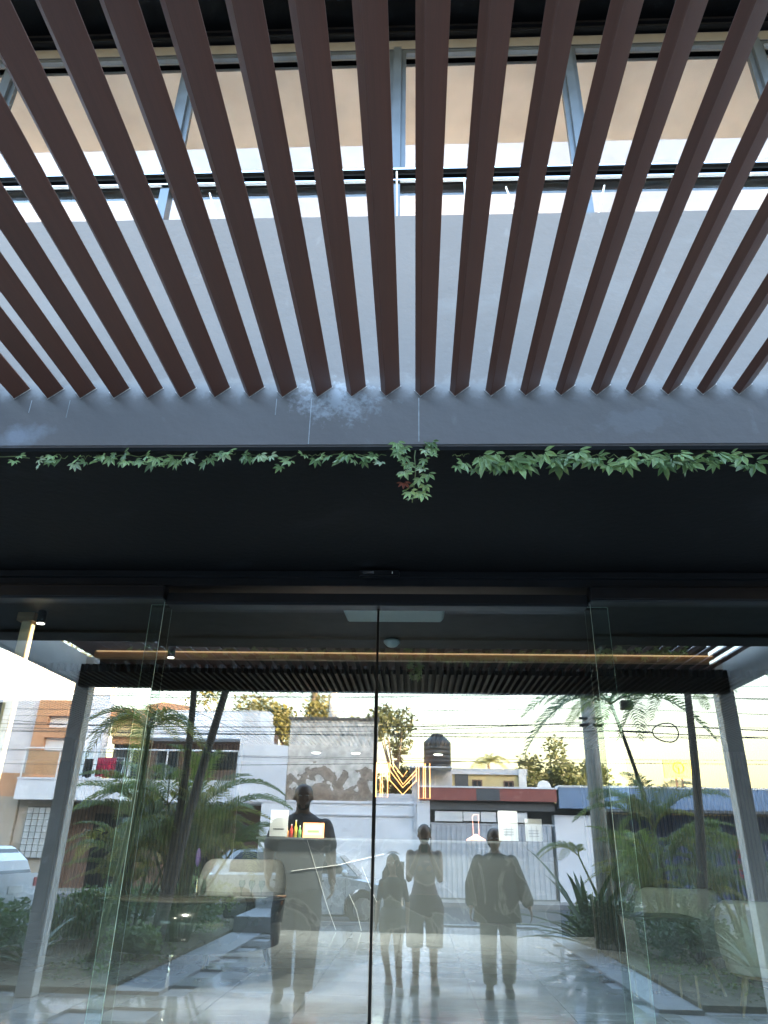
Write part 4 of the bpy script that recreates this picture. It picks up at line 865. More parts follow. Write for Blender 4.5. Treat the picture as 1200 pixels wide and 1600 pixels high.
# creeper under the parapet edge
M_iv = leafmat('creeper leaf', (0.22, 0.31, 0.14), var=.35, trans=.2, rough=.35); M_ivr = leafmat('reddened creeper leaf', (0.22, 0.06, 0.04), var=.2)
def compound(seed, m, s=1.0):
    r = random.Random(seed); b = MB()
    for k_, a in enumerate((-1.25, -.62, 0, .62, 1.25)):
        l_ = s*(.060 if k_ == 2 else .052 if k_ in (1, 3) else .040)*r.uniform(.85, 1.15); w = l_*.21; d = Vector((math.sin(a), 0, -math.cos(a))); n_ = Vector((math.cos(a), 0, math.sin(a)))
        o = Vector((0, -.003*k_, 0))+d*.007; tip_c = r.uniform(.1, .35)
        vs = [o, o+d*l_*.3+n_*w*.8+Vector((0, -.002, 0)), o+d*l_*.6+n_*w*.75+Vector((0, -.005, 0)), o+d*l_+Vector((0, l_*tip_c*.4-.008, 0)), o+d*l_*.6-n_*w*.75+Vector((0, -.005, 0)), o+d*l_*.3-n_*w*.8+Vector((0, -.002, 0)), o+d*l_*.3+Vector((0, .004, 0)), o+d*l_*.6+Vector((0, .002, 0))]
        b.add(vs, [(0, 1, 6), (0, 6, 5), (1, 2, 7, 6), (6, 7, 4, 5), (2, 3, 7), (7, 3, 4)])
    return b.mesh('leaf', m)
M_iv2 = leafmat('deep creeper leaf', (0.13, 0.20, 0.085), var=.3, trans=.2, rough=.3); M_iv3 = leafmat('silvery creeper leaf', (0.34, 0.41, 0.27), var=.25, trans=.15, rough=.25)
IV = [compound(i, (M_iv, M_iv2, M_iv, M_iv3, M_iv2, M_iv)[i % 6]) for i in range(12)]; IVR = compound(9, M_ivr)
def creeper(label, runs, rnd, name='creeper'):
    t = thing(name, label, 'creeper')
    for (x0, x1, z, n, s) in runs:
        b = MB(); P = [(x0+(x1-x0)*i/12, -1.79+rnd.uniform(-.01, .01), z+.03+rnd.uniform(-.012, .012)) for i in range(13)]; b.tube(P, .0022, 4); b.build('stem', M_cane, t)
        n = max(2, int(n*.78))
        for i in range(n):
            o = link('leaf', rnd.choice(IV), t, (x0+(x1-x0)*(i+rnd.uniform(0, .9))/n, -1.80+rnd.uniform(-.035, .02), z+rnd.uniform(-.022, .030)))
            o.rotation_euler = (rnd.uniform(-.8, .3), rnd.uniform(-.8, .8), rnd.uniform(-.7, .7)); q = s*.9*rnd.uniform(.75, 1.2); o.scale = (q, q, q)
rnd = random.Random(21)
ZC = 3.105
def pxx(px): return (px-655)/324.0+.02
creeper('row of small creeper leaves under the parapet edge left of the hanging sprig', [(-2.6, pxx(60), ZC, 18, .75), (pxx(70), pxx(118), ZC, 8, .85), (pxx(128), pxx(155), ZC, 4, .8), (pxx(163), pxx(320), ZC, 26, .95), (pxx(332), pxx(378), ZC, 7, .9), (pxx(388), pxx(470), ZC, 12, .95), (pxx(482), pxx(512), ZC, 5, .9), (pxx(520), pxx(606), ZC, 13, 1.0)], rnd)
creeper('thicker row of large creeper leaves under the parapet edge right of the hanging sprig', [(pxx(705), pxx(730), ZC, 3, 1.0), (pxx(738), pxx(780), ZC-.015, 9, 1.35), (pxx(780), pxx(850), ZC-.01, 13, 1.4), (pxx(850), pxx(895), ZC, 9, 1.2), (pxx(893), pxx(968), ZC-.01, 14, 1.35), (pxx(968), pxx(1110), ZC, 26, 1.35), (pxx(1110), 2.4, ZC, 26, 1.45)], rnd)
t = thing('hanging_creeper', 'single creeper sprig hanging lower than the rest in front of the black soffit', 'creeper')
P = [(0.005, -1.80, 3.165), (0.0, -1.84, 3.10), (.005, -1.84, 3.02), (-.005, -1.84, 2.92), (-.01, -1.84, 2.87)]
MB().tube(P, .0025, 5).build('stem', M_cane, t)
for i in range(26):
    f = (i/25)**1.15; z = 3.185-f*.295; sx = (.085*(1-f)+.03) * (-1 if i % 2 else 1)*rnd.uniform(.3, 1)
    o = link('leaf', IVR if i == 19 else rnd.choice(IV), t, (sx if i < 25 else -.01, -1.84+rnd.uniform(-.03, .012), z)); q = rnd.uniform(.7, 1.0)
    o.rotation_euler = (rnd.uniform(-.8, .1), sx*3+rnd.uniform(-.3, .3), rnd.uniform(-.5, .5)); o.scale = (q, q, q)

# ================================================================== CARS
M_cw = mat('white car paint', (0.70, 0.72, 0.74), .25, var=.02, coat=.8); M_cs = mat('silver car paint', (0.42, 0.45, 0.47), .28, metal=.3, var=.03, coat=.8)
M_cg = mat('car window glass', (0.015, 0.018, 0.02), .05, var=.1); M_tyre = mat('tyre rubber', (0.015, 0.015, 0.016), .85, bump=.2); M_rim = mat('alloy wheel', (0.40, 0.41, 0.42), .35, metal=.7)
M_red_l = mat('red lamp lens', (0.35, 0.02, 0.02), .15); M_head = mat('head lamp lens', (0.55, 0.58, 0.6), .08)
def car(label, loc, rz, paint, L=4.3, W=1.75, H=1.5, hatch=True):
    t = thing('parked_car', label, 'car', loc, rz)
    hw = W/2
    # side outline of lower body, front at +x
    wr = .35; xf, xb = L/2-.86, -L/2+.80
    def arch(cx, n=9): return [(cx+(wr+.05)*math.cos(a), .33+(wr+.05)*math.sin(a)) for a in [math.pi*i/n for i in range(n+1)]]
    low = [(L/2-.04, .26), (xf+wr+.05, .24)]+arch(xf)[1:-1]+[(xf-wr-.05, .22), (xb+wr+.05, .22)]+arch(xb)[1:-1]+[(xb-wr-.05, .26), (-L/2+.03, .30)]
    top = [(-L/2, .55), (-L/2+.02, .92), (-L/2+.10, H*.64), (-.6, H*.645), (L/2-1.35, H*.635), (L/2-.75, H*.58), (L/2-.2, H*.50), (L/2-.02, H*.42), (L/2, .42)]
    poly = low+top
    secs = [(-hw, .97), (-hw+.07, 1.0), (hw-.07, 1.0), (hw, .97)]
    b = MB(); n = len(poly); vs = []
    for y, sc in secs: vs += [(x*sc, y, .25+(z-.25)*(sc if z > .5 else 1)) for x, z in poly]
    fs = [tuple(range(n)), tuple(range(4*n-1, 3*n-1, -1))]
    for k_ in range(3): fs += [(k_*n+i, (k_+1)*n+i, (k_+1)*n+(i+1) % n, k_*n+(i+1) % n) for i in range(n)]
    b.add(vs, fs); bo = b.build('body', paint, t)
    # cabin
    z0 = H*.62; rb_ = -L/2+(.12 if hatch else .75)
    cabin = [(rb_, z0), (rb_+.10, H*.80), (rb_+.38, H*.965), (-.35, H), (.35, H*.985), (.75, H*.90), (1.22, z0)]
    b = MB(); n = len(cabin); vs = []
    for y, dz in ((-1, 0), (1, 0)): pass
    for sgn, ins in ((-1, 0), (1, 0)): vs += [(x, sgn*(hw-.06-.20*max(0, (z-z0)/(H-z0))), z) for x, z in cabin]
    fs = [tuple(range(n)), tuple(range(2*n-1, n-1, -1))]+[(i, i+n, (i+1) % n+n, (i+1) % n) for i in range(n)]
    b.add(vs, fs).build('cabin', paint, t, bevel=.03)
    def yat(z): return hw-.06-.20*max(0, (z-z0)/(H-z0))
    zt, zb = H*.93, H*.665
    for sgn in (-1, 1):
        for poly_ in ([(rb_+.42, zb), (rb_+.42, H*.80), (rb_+.62, zt), (-.42, zt+.01), (-.42, zb)], [(-.34, zb), (-.34, zt+.01), (.32, zt), (.62, H*.86), (1.02, zb)]):
            vs = [(x, sgn*(yat(z)+.004), z) for x, z in poly_]+[(x, sgn*(yat(z)-.01), z) for x, z in poly_]; n = len(poly_)
            MB().add(vs, [tuple(range(n)), tuple(range(2*n-1, n-1, -1))]+[(i, i+n, (i+1) % n+n, (i+1) % n) for i in range(n)]).build('side_window', M_cg, t)
        MB().ball((.92, sgn*(hw+.03), H*.68), (.07, .10, .07), 12, 8).build('wing_mirror', paint, t, True)
        for x in (-.55, .40): MB().box(x-.10, x+.08, sgn*(hw+.002)-.012, sgn*(hw+.002)+.012, H*.56, H*.58).build('door_handle', M_chrome, t, bevel=.004)
        for x in (-.38, .95, -1.1): MB().box(x-.005, x+.005, sgn*(hw-.012)-.012, sgn*(hw-.012)+.0135, .30, H*.60).build('door_gap', M_rubber, t)
        MB().box(-L/2-.005, -L/2+.16, sgn*(hw-.13)-.10, sgn*(hw-.13)+.10, H*.48, H*.60).build('tail_light', M_red_l, t, bevel=.02)
        MB().box(L/2-.38, L/2-.03, sgn*(hw-.20)-.17, sgn*(hw-.20)+.17, H*.42, H*.49).build('headlight', M_head, t, bevel=.03)
        for cx in (xf, xb):
            w = MB(); y0 = sgn*(hw-.20); y1 = sgn*(hw-.005)
            prof_ = [(wr-.13, 0), (wr-.02, 0), (wr, .04), (wr, .15), (wr-.02, .19), (wr-.13, .19)]
            vs = []; S = 28
            for r, q in prof_:
                yy = y0+(y1-y0)*q/.19; vs += [(cx+r*math.cos(6.2832*k_/S), yy, .33+r*math.sin(6.2832*k_/S)) for k_ in range(S)]
            m_ = len(prof_); fs = [(i*S+k_, i*S+(k_+1) % S, ((i+1) % m_)*S+(k_+1) % S, ((i+1) % m_)*S+k_) for i in range(m_) for k_ in range(S)]
            wo = w.add(vs, fs).build('wheel', M_tyre, t, True)
            rm = MB(); rr = wr-.125
            rm.tube([(cx, y0+(y1-y0)*.45, .33), (cx, y0+(y1-y0)*.5, .33)], rr, 24)
            for k_ in range(5):
                a = k_*1.2566; d = Vector((math.cos(a), 0, math.sin(a))); p = Vector((-d.z, 0, d.x))
                c0 = Vector((cx, y1-sgn*.03, .33)); vs = [c0+d*.03+p*.035, c0+d*.03-p*.035, c0+d*(rr)-p*.03, c0+d*(rr)+p*.03]; vs += [v_+Vector((0, -sgn*.03, 0)) for v_ in vs]
                rm.add(vs, [(0, 1, 2, 3), (7, 6, 5, 4), (0, 4, 5, 1), (1, 5, 6, 2), (2, 6, 7, 3), (3, 7, 4, 0)])
            rm.build('rim', M_rim, wo)
    # windscreen and rear window
    for (xa, za, xb_, zb_) in ((1.20, z0+.02, .78, H*.90), (rb_+.01, z0+.05, rb_+.30, H*.93)):
        d = Vector((xb_-xa, 0, zb_-za)); nrm = Vector((d.z, 0, -d.x)).normalized()*(.006 if xa > 0 else -.006)
        vs = []
        for x, z in ((xa, za), (xb_, zb_)):
            for sgn in (-1, 1): vs.append(Vector((x, sgn*(yat(z)-.07), z))+nrm)
        vs2 = [v_-nrm*2.2 for v_ in vs]
        MB().add(vs+vs2, [(0, 1, 3, 2), (6, 7, 5, 4), (0, 4, 5, 1), (1, 5, 7, 3), (3, 7, 6, 2), (2, 6, 4, 0)]).build('windscreen' if xa > 0 else 'rear_window', M_cg, t)
    MB().box(L/2-.02, L/2+.012, -.45, .45, .40, .52).build('grille', M_black, t); MB().box(-L/2-.012, -L/2+.02, -.26, .26, .62, .74).build('number_plate', M_white, t)
    MB().box(-L/2+.2, L/2-.2, -hw+.22, hw-.22, .16, .26).build('underbody', M_black, t)
    return t
car('silver car parked at the kerb with its front wheel beside the glass door seam', (-2.45, -13.75, -.10), 0, M_cs, 4.4, 1.8, 1.5, True)
car('white hatchback seen by its tail behind the hedge at the far left', (-9.15, -9.6, -.02), math.pi, M_cw, 4.1, 1.72, 1.42, True)

# ================================================================== PEOPLE
def limb(b, pts, rs, seg=12):
    """tapered limb through joints with rounded ends"""
    P = [Vector(p) for p in pts]; Q = []; Rr = []
    for i in range(len(P)-1):
        for k_ in range(5):
            f = k_/5; Q.append(P[i].lerp(P[i+1], f)); Rr.append(rs[i]*(1-f)+rs[i+1]*f)
    Q.append(P[-1]); Rr.append(rs[-1]); b.tube(Q, Rr, seg); b.ball(P[0], rs[0]*.98, 12, 8); b.ball(P[-1], rs[-1]*.98, 12, 8)
    for i in range(1, len(P)-1): b.ball(P[i], rs[i]*1.0, 12, 8)
def hand(b, wrist, d, palm_n, s=1.0, curl=.35, thumb=1):
    """palm and five separate fingers; d = direction of the fingers, palm_n = palm normal"""
    w = Vector(wrist); d = Vector(d).normalized(); n = Vector(palm_n); n = (n-d*n.dot(d)).normalized(); q = d.cross(n)
    Mx = Matrix((q, d, n)).transposed()
    b.ball(w+d*.045*s, (.040*s, .052*s, .017*s), 12, 8, Mx)
    for i, (o, l_) in enumerate(((-.030, .062), (-.010, .074), (.011, .070), (.030, .055))):
        k0 = w+d*.085*s+q*o*s; a = curl; d1 = (d*math.cos(a)+n*math.sin(a)); d2 = (d*math.cos(a*2.2)+n*math.sin(a*2.2))
        k1 = k0+(d1+q*o*2)*l_*.5*s; k2 = k1+d2*l_*.5*s; b.tube([k0-d*.02*s, k0, k1, k2], [.0095*s, .0095*s, .009*s, .0075*s], 7); b.ball(k2, .0078*s, 8, 6)
    t0 = w+d*.02*s-q*thumb*.028*s; t1 = t0+(d*.6-q*thumb*.8).normalized()*.035*s+n*.008*s; t2 = t1+(d*.9-q*thumb*.25+n*.3).normalized()*.032*s
    b.tube([t0, t1, t2], [.013*s, .011*s, .009*s], 7); b.ball(t2, .009*s, 8, 6)
def head(b, c, s=1.0, yaw=0.0, beard=False):
    c = Vector(c); Rz = Matrix.Rotation(yaw, 3, 'Z')
    b.ball(c+Vector((0, -.005, .02))*s, (.074*s, .092*s, .098*s), 20, 14, Rz)
    b.ball(c+Rz @ Vector((0, .018, -.055))*s, (.054*s, .068*s, .062*s), 16, 12, Rz)
    b.ball(c+Rz @ Vector((0, .062, -.098))*s, (.024*s, .020*s, .018*s), 10, 8, Rz)      # chin
    vs = [c+Rz @ Vector(p)*s for p in ((0, .083, .022), (-.016, .080, -.030), (.016, .080, -.030), (0, .112, -.028), (0, .085, -.042))]
    b.add(vs, [(0, 1, 3), (0, 3, 2), (1, 4, 3), (3, 4, 2), (0, 2, 4, 1)])                  # nose
    b.ball(c+Rz @ Vector((0, .078, -.062))*s, (.022*s, .010*s, .008*s), 10, 6, Rz)       # lips
    for sx in (-1, 1):
        b.ball(c+Rz @ Vector((sx*.078, -.008, -.012))*s, (.010*s, .020*s, .030*s), 10, 8, Rz)
        b.ball(c+Rz @ Vector((sx*.030, .076, .030))*s, (.022*s, .012*s, .008*s), 10, 6, Rz)  # brow
        b.ball(c+Rz @ Vector((sx*.032, .066, -.020))*s, (.022*s, .018*s, .018*s), 10, 6, Rz)  # cheek
def fuse(b, name, vox, smooth=4):
    me = b.mesh(name+'_src', []); o = bpy.data.objects.new(name+'_src', me); C.objects.link(o)
    md = o.modifiers.new('r', 'REMESH'); md.mode = 'VOXEL'; md.voxel_size = vox; md.use_smooth_shade = True
    ms = o.modifiers.new('s', 'SMOOTH'); ms.factor = .5; ms.iterations = smooth
    dg = bpy.context.evaluated_depsgraph_get(); out = bpy.data.meshes.new_from_object(o.evaluated_get(dg)); bpy.data.objects.remove(o); bpy.data.meshes.remove(me)
    out.name = name; return out
def figure(name_lbl, loc, rz, b, mats, rule, vox=.011, smooth=4):
    t = thing('person', name_lbl, 'person', loc, rz)
    me = fuse(b, 'body', vox, smooth)
    for m in mats: me.materials.append(m)
    for p in me.polygons: p.material_index = rule(p.center)
    me.polygons.foreach_set('use_smooth', [True]*len(me.polygons))
    link('body', me, t); return t
def shell(b, name, t, m, vox=.011, smooth=3):
    me = fuse(b, name, vox, smooth); me.materials.append(m); return link(name, me, t)
def cloth_m(n, c, sc=14): return mat(n, c, .85, var=.14, scale=sc, bump=.35, bscale=22)
SK1 = mat('tanned skin', (0.26, 0.145, 0.09), .5, var=.06); SK2 = mat('brown skin', (0.17, 0.09, 0.055), .5, var=.06)
HR = mat('dark hair', (0.012, 0.009, 0.008), .45, var=.4, scale=40, stretch=(1, 1, .15)); HR2 = mat('brown hair', (0.045, 0.026, 0.016), .45, var=.4, scale=40, stretch=(1, 1, .15))
def eyes(t, c, s, yaw=0.0):
    Rz = Matrix.Rotation(yaw, 3, 'Z')
    for sx in (-1, 1):
        e = MB(); e.ball(Vector(c)+Rz @ Vector((sx*.030, .078, .008))*s, (.013*s, .008*s, .007*s), 10, 8, Rz); o = e.build('eye', M_white, t, True)
        MB().ball(Vector(c)+Rz @ Vector((sx*.030, .085, .008))*s, (.005*s, .003*s, .005*s), 8, 6, Rz).build('iris', M_black, o, True)
def shoe(b, x, y, z=0.0, yaw=0.0, L=.27, pitch=0.0):
    M = Matrix.Translation((x, y, z)) @ Matrix.Rotation(yaw, 4, 'Z') @ Matrix.Rotation(pitch, 4, 'X'); q = MB()
    q.loft([(0, L*.30, .0, .050, L*.52), (0, L*.30, .03, .052, L*.53), (0, L*.26, .055, .045, L*.45), (0, L*.08, .09, .040, L*.22), (0, 0, .12, .038, .05)], 16)
    b.add([M @ Vector(v_) for v_ in q.v], q.f)

# --- photographer, phone raised in both hands
b = MB(); S = 1.0
b.loft([(0, 0, .86, .155, .105), (0, 0, .93, .175, .115), (0, 0, 1.02, .150, .105), (0, 0, 1.10, .128, .095), (0, 0.01, 1.22, .145, .105), (0, .01, 1.30, .155, .115), (0, 0, 1.38, .165, .095), (0, -.01, 1.435, .12, .07), (0, -.01, 1.47, .055, .055)], 24)
for sx in (-1, 1):
    limb(b, [(sx*.170, -.01, 1.40), (sx*.185, .13, 1.14), (sx*.062, .275, 1.43)], [.056, .042, .026]); b.ball((sx*.055, .085, 1.25), (.07, .06, .065), 14, 10)
    hand(b, (sx*.060, .278, 1.43), (-sx*.12, .22, .9), (-sx*.9, .2, -.1), .95, .75, thumb=-sx)
    limb(b, [(sx*.095, 0, .90), (sx*.10, .015, .50), (sx*.105, -.01, .09)], [.100, .058, .036]); limb(b, [(sx*.10, -.03, .42), (sx*.105, -.035, .30)], [.048, .044])
    shoe(b, sx*.11, -.03, 0, -sx*.12, .24)
limb(b, [(0, -.015, 1.42), (0, .01, 1.54)], [.052, .050]); head(b, (0, .03, 1.62), 1.0)
M_mauve = cloth_m('mauve sleeveless top', (0.17, 0.11, 0.125)); M_short = cloth_m('dark cotton shorts', (0.075, 0.06, 0.07)); M_sand = mat('dark sandal', (0.03, 0.025, 0.02), .6)
def r1(c):
    ax = abs(c.x)
    if c.z < .055: return 3
    if c.z < .06: return 0
    if .97 < c.z < 1.43 and ax < .185 and c.y < .135 and not (c.z > 1.395 and ax < .075 and c.y > .02): return 1
    return 0
PX, PY = .12, -5.02
t = figure('woman in a sleeveless mauve top raising a phone to photograph the doors', (PX, PY, 0), 0, b, [SK1, M_mauve, M_short, M_sand], r1)
q = MB(); q.loft([(0, 0, .97, .165, .116), (0, 0, .92, .205, .135), (0, 0, .84, .232, .15), (0, 0, .76, .238, .145)], 28)
for sx in (-1, 1): q.loft([(sx*.115, 0, .84, .118, .135), (sx*.118, .0, .65, .108, .115), (sx*.116, .004, .42, .100, .105)], 20)
shell(q, 'shorts', t, M_short)
q = MB(); q.ball((0, .002, 1.655), (.083, .098, .090), 18, 12); q.ball((0, -.05, 1.60), (.070, .060, .08), 14, 10); q.ball((0, -.10, 1.66), (.045, .045, .045), 12, 8)
shell(q, 'hair', t, HR, .009)
for sx in (-1,): MB().ball((.085, .01, 1.585), (.006, .006, .012), 8, 6).build('earring', M_chrome, t)
# phone: camera bump faces the doors, just behind the viewpoint
t = thing('phone', 'black phone held upright in both hands by the woman in mauve', 'phone', (PX-.11, -4.735, 1.455))
t.location = (PX, -4.735, 1.50)
MB().box(-.037, .037, -.005, .004, -.076, .076).build('case', M_black, t, bevel=.003); MB().box(-.034, .034, -.0072, -.0052, -.073, .073).build('display', M_win, t)
for x, z in ((-.024, .062), (-.024, .040)): MB().loft([(x, z, 0, .008, .008), (x, z, .002, .008, .008)], 12).build('lens_ring', M_chrome, t).matrix_local = Matrix.Rotation(R_(-90), 4, 'X') @ Matrix.Scale(1, 4) if False else Matrix.Translation((0, .0042, 0)) @ Matrix(((1, 0, 0, 0), (0, 0, 1, 0), (0, 1, 0, 0), (0, 0, 0, 1)))

# --- girl stepping beside her
b = MB()
b.loft([(0, 0, .70, .115, .085), (0, 0, .78, .125, .092), (0, 0, .88, .105, .08), (0, 0, 1.0, .115, .085), (0, 0, 1.10, .125, .080), (0, -.005, 1.14, .085, .06), (0, 0, 1.17, .042, .042)], 22)
limb(b, [(-.125, 0, 1.10), (-.17, -.02, .88), (-.185, .04, .68)], [.040, .032, .023]); hand(b, (-.186, .042, .675), (-.05, .15, -1), (1, 0, 0), .78, .3, 1)
limb(b, [(.125, 0, 1.10), (.175, -.03, .88), (.175, .02, .68)], [.040, .032, .023]); hand(b, (.175, .022, .675), (.05, .12, -1), (-1, 0, 0), .78, .3, -1)
limb(b, [(-.065, 0, .74), (-.085, .06, .42), (-.03, -.08, .10)], [.080, .048, .030]); shoe(b, -.03, -.09, .03, .1, .20, -.35)
limb(b, [(.065, 0, .74), (.07, .03, .42), (.085, .05, .08)], [.080, .048, .030]); shoe(b, .085, .04, 0, -.1, .20)
limb(b, [(0, -.01, 1.13), (0, .01, 1.22)], [.040, .038]); head(b, (-.005, .02, 1.30), .88, .25)
M_gt = cloth_m('dark green girl top', (0.022, 0.032, 0.034)); M_gs = cloth_m('navy skirt shorts', (0.05, 0.055, 0.06)); M_shoe = mat('pale trainers', (0.5, 0.48, 0.45), .6)
def r2(c):
    if c.z < .07: return 3
    if .72 < c.z < 1.155 and (abs(c.x) < .15 or c.z > .90): return 1
    return 0
t = figure('long haired girl in a dark top and shorts stepping beside the door seam', (-.255, -4.80, 0), 0, b, [SK1, M_gt, M_gs, M_shoe], r2, .010)
q = MB(); q.loft([(0, 0, .84, .128, .095), (0, 0, .78, .15, .11), (0, 0, .70, .155, .115)], 22)
for sx in (-1, 1): q.loft([(sx*.07, .01, .76, .085, .10), (sx*.072, .02, .58, .082, .092)], 16)
shell(q, 'shorts', t, M_gs)
q = MB(); q.ball((0, .0, 1.325), (.080, .090, .088), 16, 12); q.loft([(.01, -.05, .98, .03, .02), (.02, -.055, 1.06, .085, .035), (.01, -.05, 1.16, .095, .045), (0, -.035, 1.26, .088, .06), (0, -.02, 1.33, .08, .07)], 18)
for i in range(7): q.tube([(.05+.012*i, -.02-.006*i, 1.32), (.085+.006*i, -.01, 1.18), (.10+.008*i, .0, 1.02-.015*i)], [.016, .014, .006], 6)
for i in range(5): q.tube([(-.06, -.01*i, 1.30), (-.085-.008*i, 0, 1.20), (-.08-.012*i, .01, 1.10)], [.014, .012, .005], 6)
shell(q, 'hair', t, HR2, .008, 1)
MB().tube([(-.07, .03, 1.40), (-.04, .045, 1.42), (0, .05, 1.427), (.04, .045, 1.42), (.07, .03, 1.40)], .007, 6).build('hairband', M_white, t)
eyes(t, (-.005, .02, 1.30), .88, .25)

# --- tall man walking at the left
b = MB()
b.loft([(0, 0, .98, .17, .125), (0, 0, 1.08, .19, .140), (0, .02, 1.20, .195, .155), (0, .02, 1.36, .205, .150), (0, 0, 1.56, .225, .130), (0, -.01, 1.68, .21, .105), (0, -.01, 1.75, .13, .08), (0, -.01, 1.79, .07, .07)], 26)
limb(b, [(.215, 0, 1.66), (.28, -.05, 1.36), (.305, .06, 1.09)], [.070, .052, .034]); hand(b, (.306, .063, 1.085), (.06, .22, -1), (-1, 0, 0), 1.12, .45, -1)
limb(b, [(-.215, 0, 1.66), (-.285, .04, 1.37), (-.26, .20, 1.14)], [.070, .052, .034]); hand(b, (-.26, .203, 1.135), (.1, .5, -.8), (1, 0, 0), 1.12, .5, 1)
limb(b, [(-.10, 0, 1.0), (-.125, .10, .56), (-.12, -.06, .12)], [.125, .075, .048]); shoe(b, -.12, -.09, .05, .05, .30, -.30)
limb(b, [(.10, 0, 1.0), (.09, .10, .56), (.075, .16, .10)], [.125, .075, .048]); shoe(b, .075, .14, 0, -.08, .30)
limb(b, [(0, -.01, 1.70), (0, .02, 1.84)], [.068, .064]); head(b, (0, .035, 1.945), 1.12, -.1)
M_tee = cloth_m('grey tee shirt', (0.13, 0.133, 0.15)); M_jean = cloth_m('dark navy jeans', (0.022, 0.028, 0.045)); M_bs = mat('black leather shoes', (0.015, 0.014, 0.013), .4)
def r3(c):
    if c.z < .10: return 3
    if c.z > 1.765: return 0
    if abs(c.x) > .225 and c.z < 1.42: return 0
    if c.z < 1.06: return 2 if abs(c.x) < .26 else 0
    return 1
t = figure('tall bearded man in a grey tee shirt and dark jeans walking past the left door', (-1.28, -4.15, 0), R_(-4), b, [SK2, M_tee, M_jean, M_bs], r3, .012)
t.scale = (1.22, 1.12, 1.02)
q = MB(); q.loft([(0, 0, 1.02, .185, .145), (0, 0, 1.07, .20, .152), (0, .01, 1.3, .215, .168), (0, .0, 1.5, .235, .145)], 28)
for sx in (-1, 1): q.loft([(sx*.10, .02, 1.04, .118, .14), (sx*.112, .07, .80, .118, .125), (sx*.11, .10, .56, .105, .105), (sx*.105, .08 if sx > 0 else .02, .34, .098, .10), (sx*.095, .12 if sx > 0 else -.03, .13, .088, .10)], 22)
q2 = MB(); q2.v = [v_ for v_ in q.v]
jj = MB()
for sx in (-1, 1): jj.loft([(sx*.095, .02, 1.03, .112, .138), (sx*.112, .07, .80, .115, .122), (sx*.11, .10, .56, .098, .10), (sx*.105, .09 if sx > 0 else .02, .34, .090, .094), (sx*.095, .14 if sx > 0 else -.05, .12, .082, .09)], 22)
jj.loft([(0, 0, .96, .19, .14), (0, 0, 1.06, .192, .145)], 24); shell(jj, 'jeans', t, M_jean)
ts = MB(); ts.loft([(0, .01, 1.00, .208, .158), (0, .015, 1.2, .214, .172), (0, .015, 1.40, .222, .162), (0, 0, 1.58, .234, .138), (0, -.01, 1.695, .212, .112), (0, -.01, 1.75, .12, .085)], 28)
limb(ts, [(.205, 0, 1.64), (.255, -.03, 1.45)], [.088, .082]); limb(ts, [(-.205, 0, 1.64), (-.26, .025, 1.45)], [.088, .082]); shell(ts, 'tee_shirt', t, M_tee)
q = MB(); q.ball((0, .008, 1.985), (.088, .104, .098), 18, 12); q.ball((0, -.03, 1.94), (.087, .07, .08), 14, 10); shell(q, 'hair', t, HR, .010)
q = MB(); q.ball((.005, .062, 1.862), (.066, .060, .062), 14, 10); q.ball((.005, .055, 1.90), (.072, .03, .04), 14, 10); shell(q, 'beard', t, HR, .009)
eyes(t, (0, .035, 1.945), 1.12, -.1)

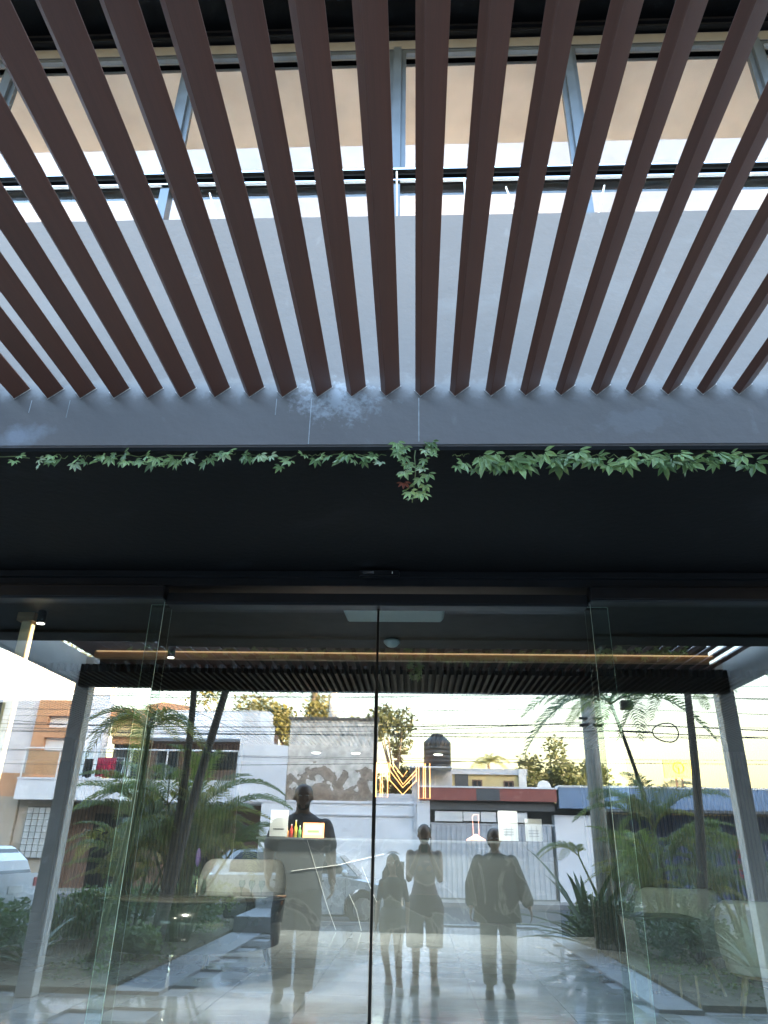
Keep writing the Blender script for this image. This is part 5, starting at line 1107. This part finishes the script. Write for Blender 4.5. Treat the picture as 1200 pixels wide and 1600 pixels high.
# --- person on the right in a loose dark cover-up
b = MB()
b.loft([(0, 0, .84, .16, .115), (0, 0, .95, .18, .13), (0, 0, 1.10, .175, .125), (0, .01, 1.25, .185, .130), (0, 0, 1.36, .18, .105), (0, -.01, 1.42, .11, .07), (0, -.01, 1.45, .055, .055)], 24)
limb(b, [(-.18, 0, 1.35), (-.285, -.03, 1.10), (-.305, .09, .88)], [.058, .046, .030]); hand(b, (-.306, .095, .875), (-.1, .2, -1), (1, 0, 0), .98, .2, 1)
limb(b, [(.18, 0, 1.35), (.29, -.03, 1.10), (.36, .10, .88)], [.058, .046, .030]); hand(b, (.362, .103, .878), (.2, .2, -1), (-1, 0, 0), .98, .35, -1)
limb(b, [(-.10, 0, .88), (-.12, .05, .48), (-.115, .0, .09)], [.10, .062, .042]); shoe(b, -.115, -.02, 0, .1, .25)
limb(b, [(.10, 0, .88), (.11, .03, .48), (.10, -.08, .11)], [.10, .062, .042]); shoe(b, .10, -.10, .02, -.1, .25, -.2)
limb(b, [(0, -.01, 1.40), (0, .02, 1.50)], [.052, .050]); head(b, (0, .03, 1.585), 1.0, .1)
M_cov = cloth_m('dark green cover-up', (0.035, 0.045, 0.042)); M_kh = cloth_m('light khaki trousers', (0.30, 0.285, 0.22))
def r4(c):
    if c.z < .075: return 3
    if c.z > 1.43: return 0
    if abs(c.x) > .23 and c.z < .90 and c.x < 0: return 0
    if c.x > .33 and c.z < .9: return 0
    return 2 if c.z < .88 and abs(c.x) < .23 else 1
t = figure('person in a loose dark cover-up and khaki trousers near the right bed', (.95, -4.72, 0), 0, b, [SK1, M_cov, M_kh, M_sand], r4)
q = MB()
for sx in (-1, 1): q.loft([(sx*.09, 0, .90, .112, .125), (sx*.112, .03, .60, .098, .105), (sx*.115, .02 if sx < 0 else -.02, .34, .085, .09), (sx*.108, 0 if sx < 0 else -.075, .12, .075, .085)], 20)
shell(q, 'trousers', t, M_kh)
q = MB(); q.loft([(0, 0, .72, .285, .17), (0, 0, .85, .265, .165), (0, .01, 1.05, .235, .155), (0, .01, 1.25, .215, .145), (0, 0, 1.36, .195, .115), (0, -.01, 1.42, .12, .08)], 28)
limb(q, [(-.19, 0, 1.34), (-.285, -.02, 1.10), (-.30, .06, .93)], [.082, .078, .070]); limb(q, [(.19, 0, 1.34), (.29, -.02, 1.10), (.345, .07, .94)], [.082, .080, .074])
shell(q, 'cover_up', t, M_cov)
q = MB(); q.ball((0, .002, 1.62), (.084, .098, .088), 18, 12); q.ball((0, -.045, 1.56), (.082, .065, .09), 14, 10); shell(q, 'hair', t, HR2, .009)
eyes(t, (0, .03, 1.585), 1.0, .1)
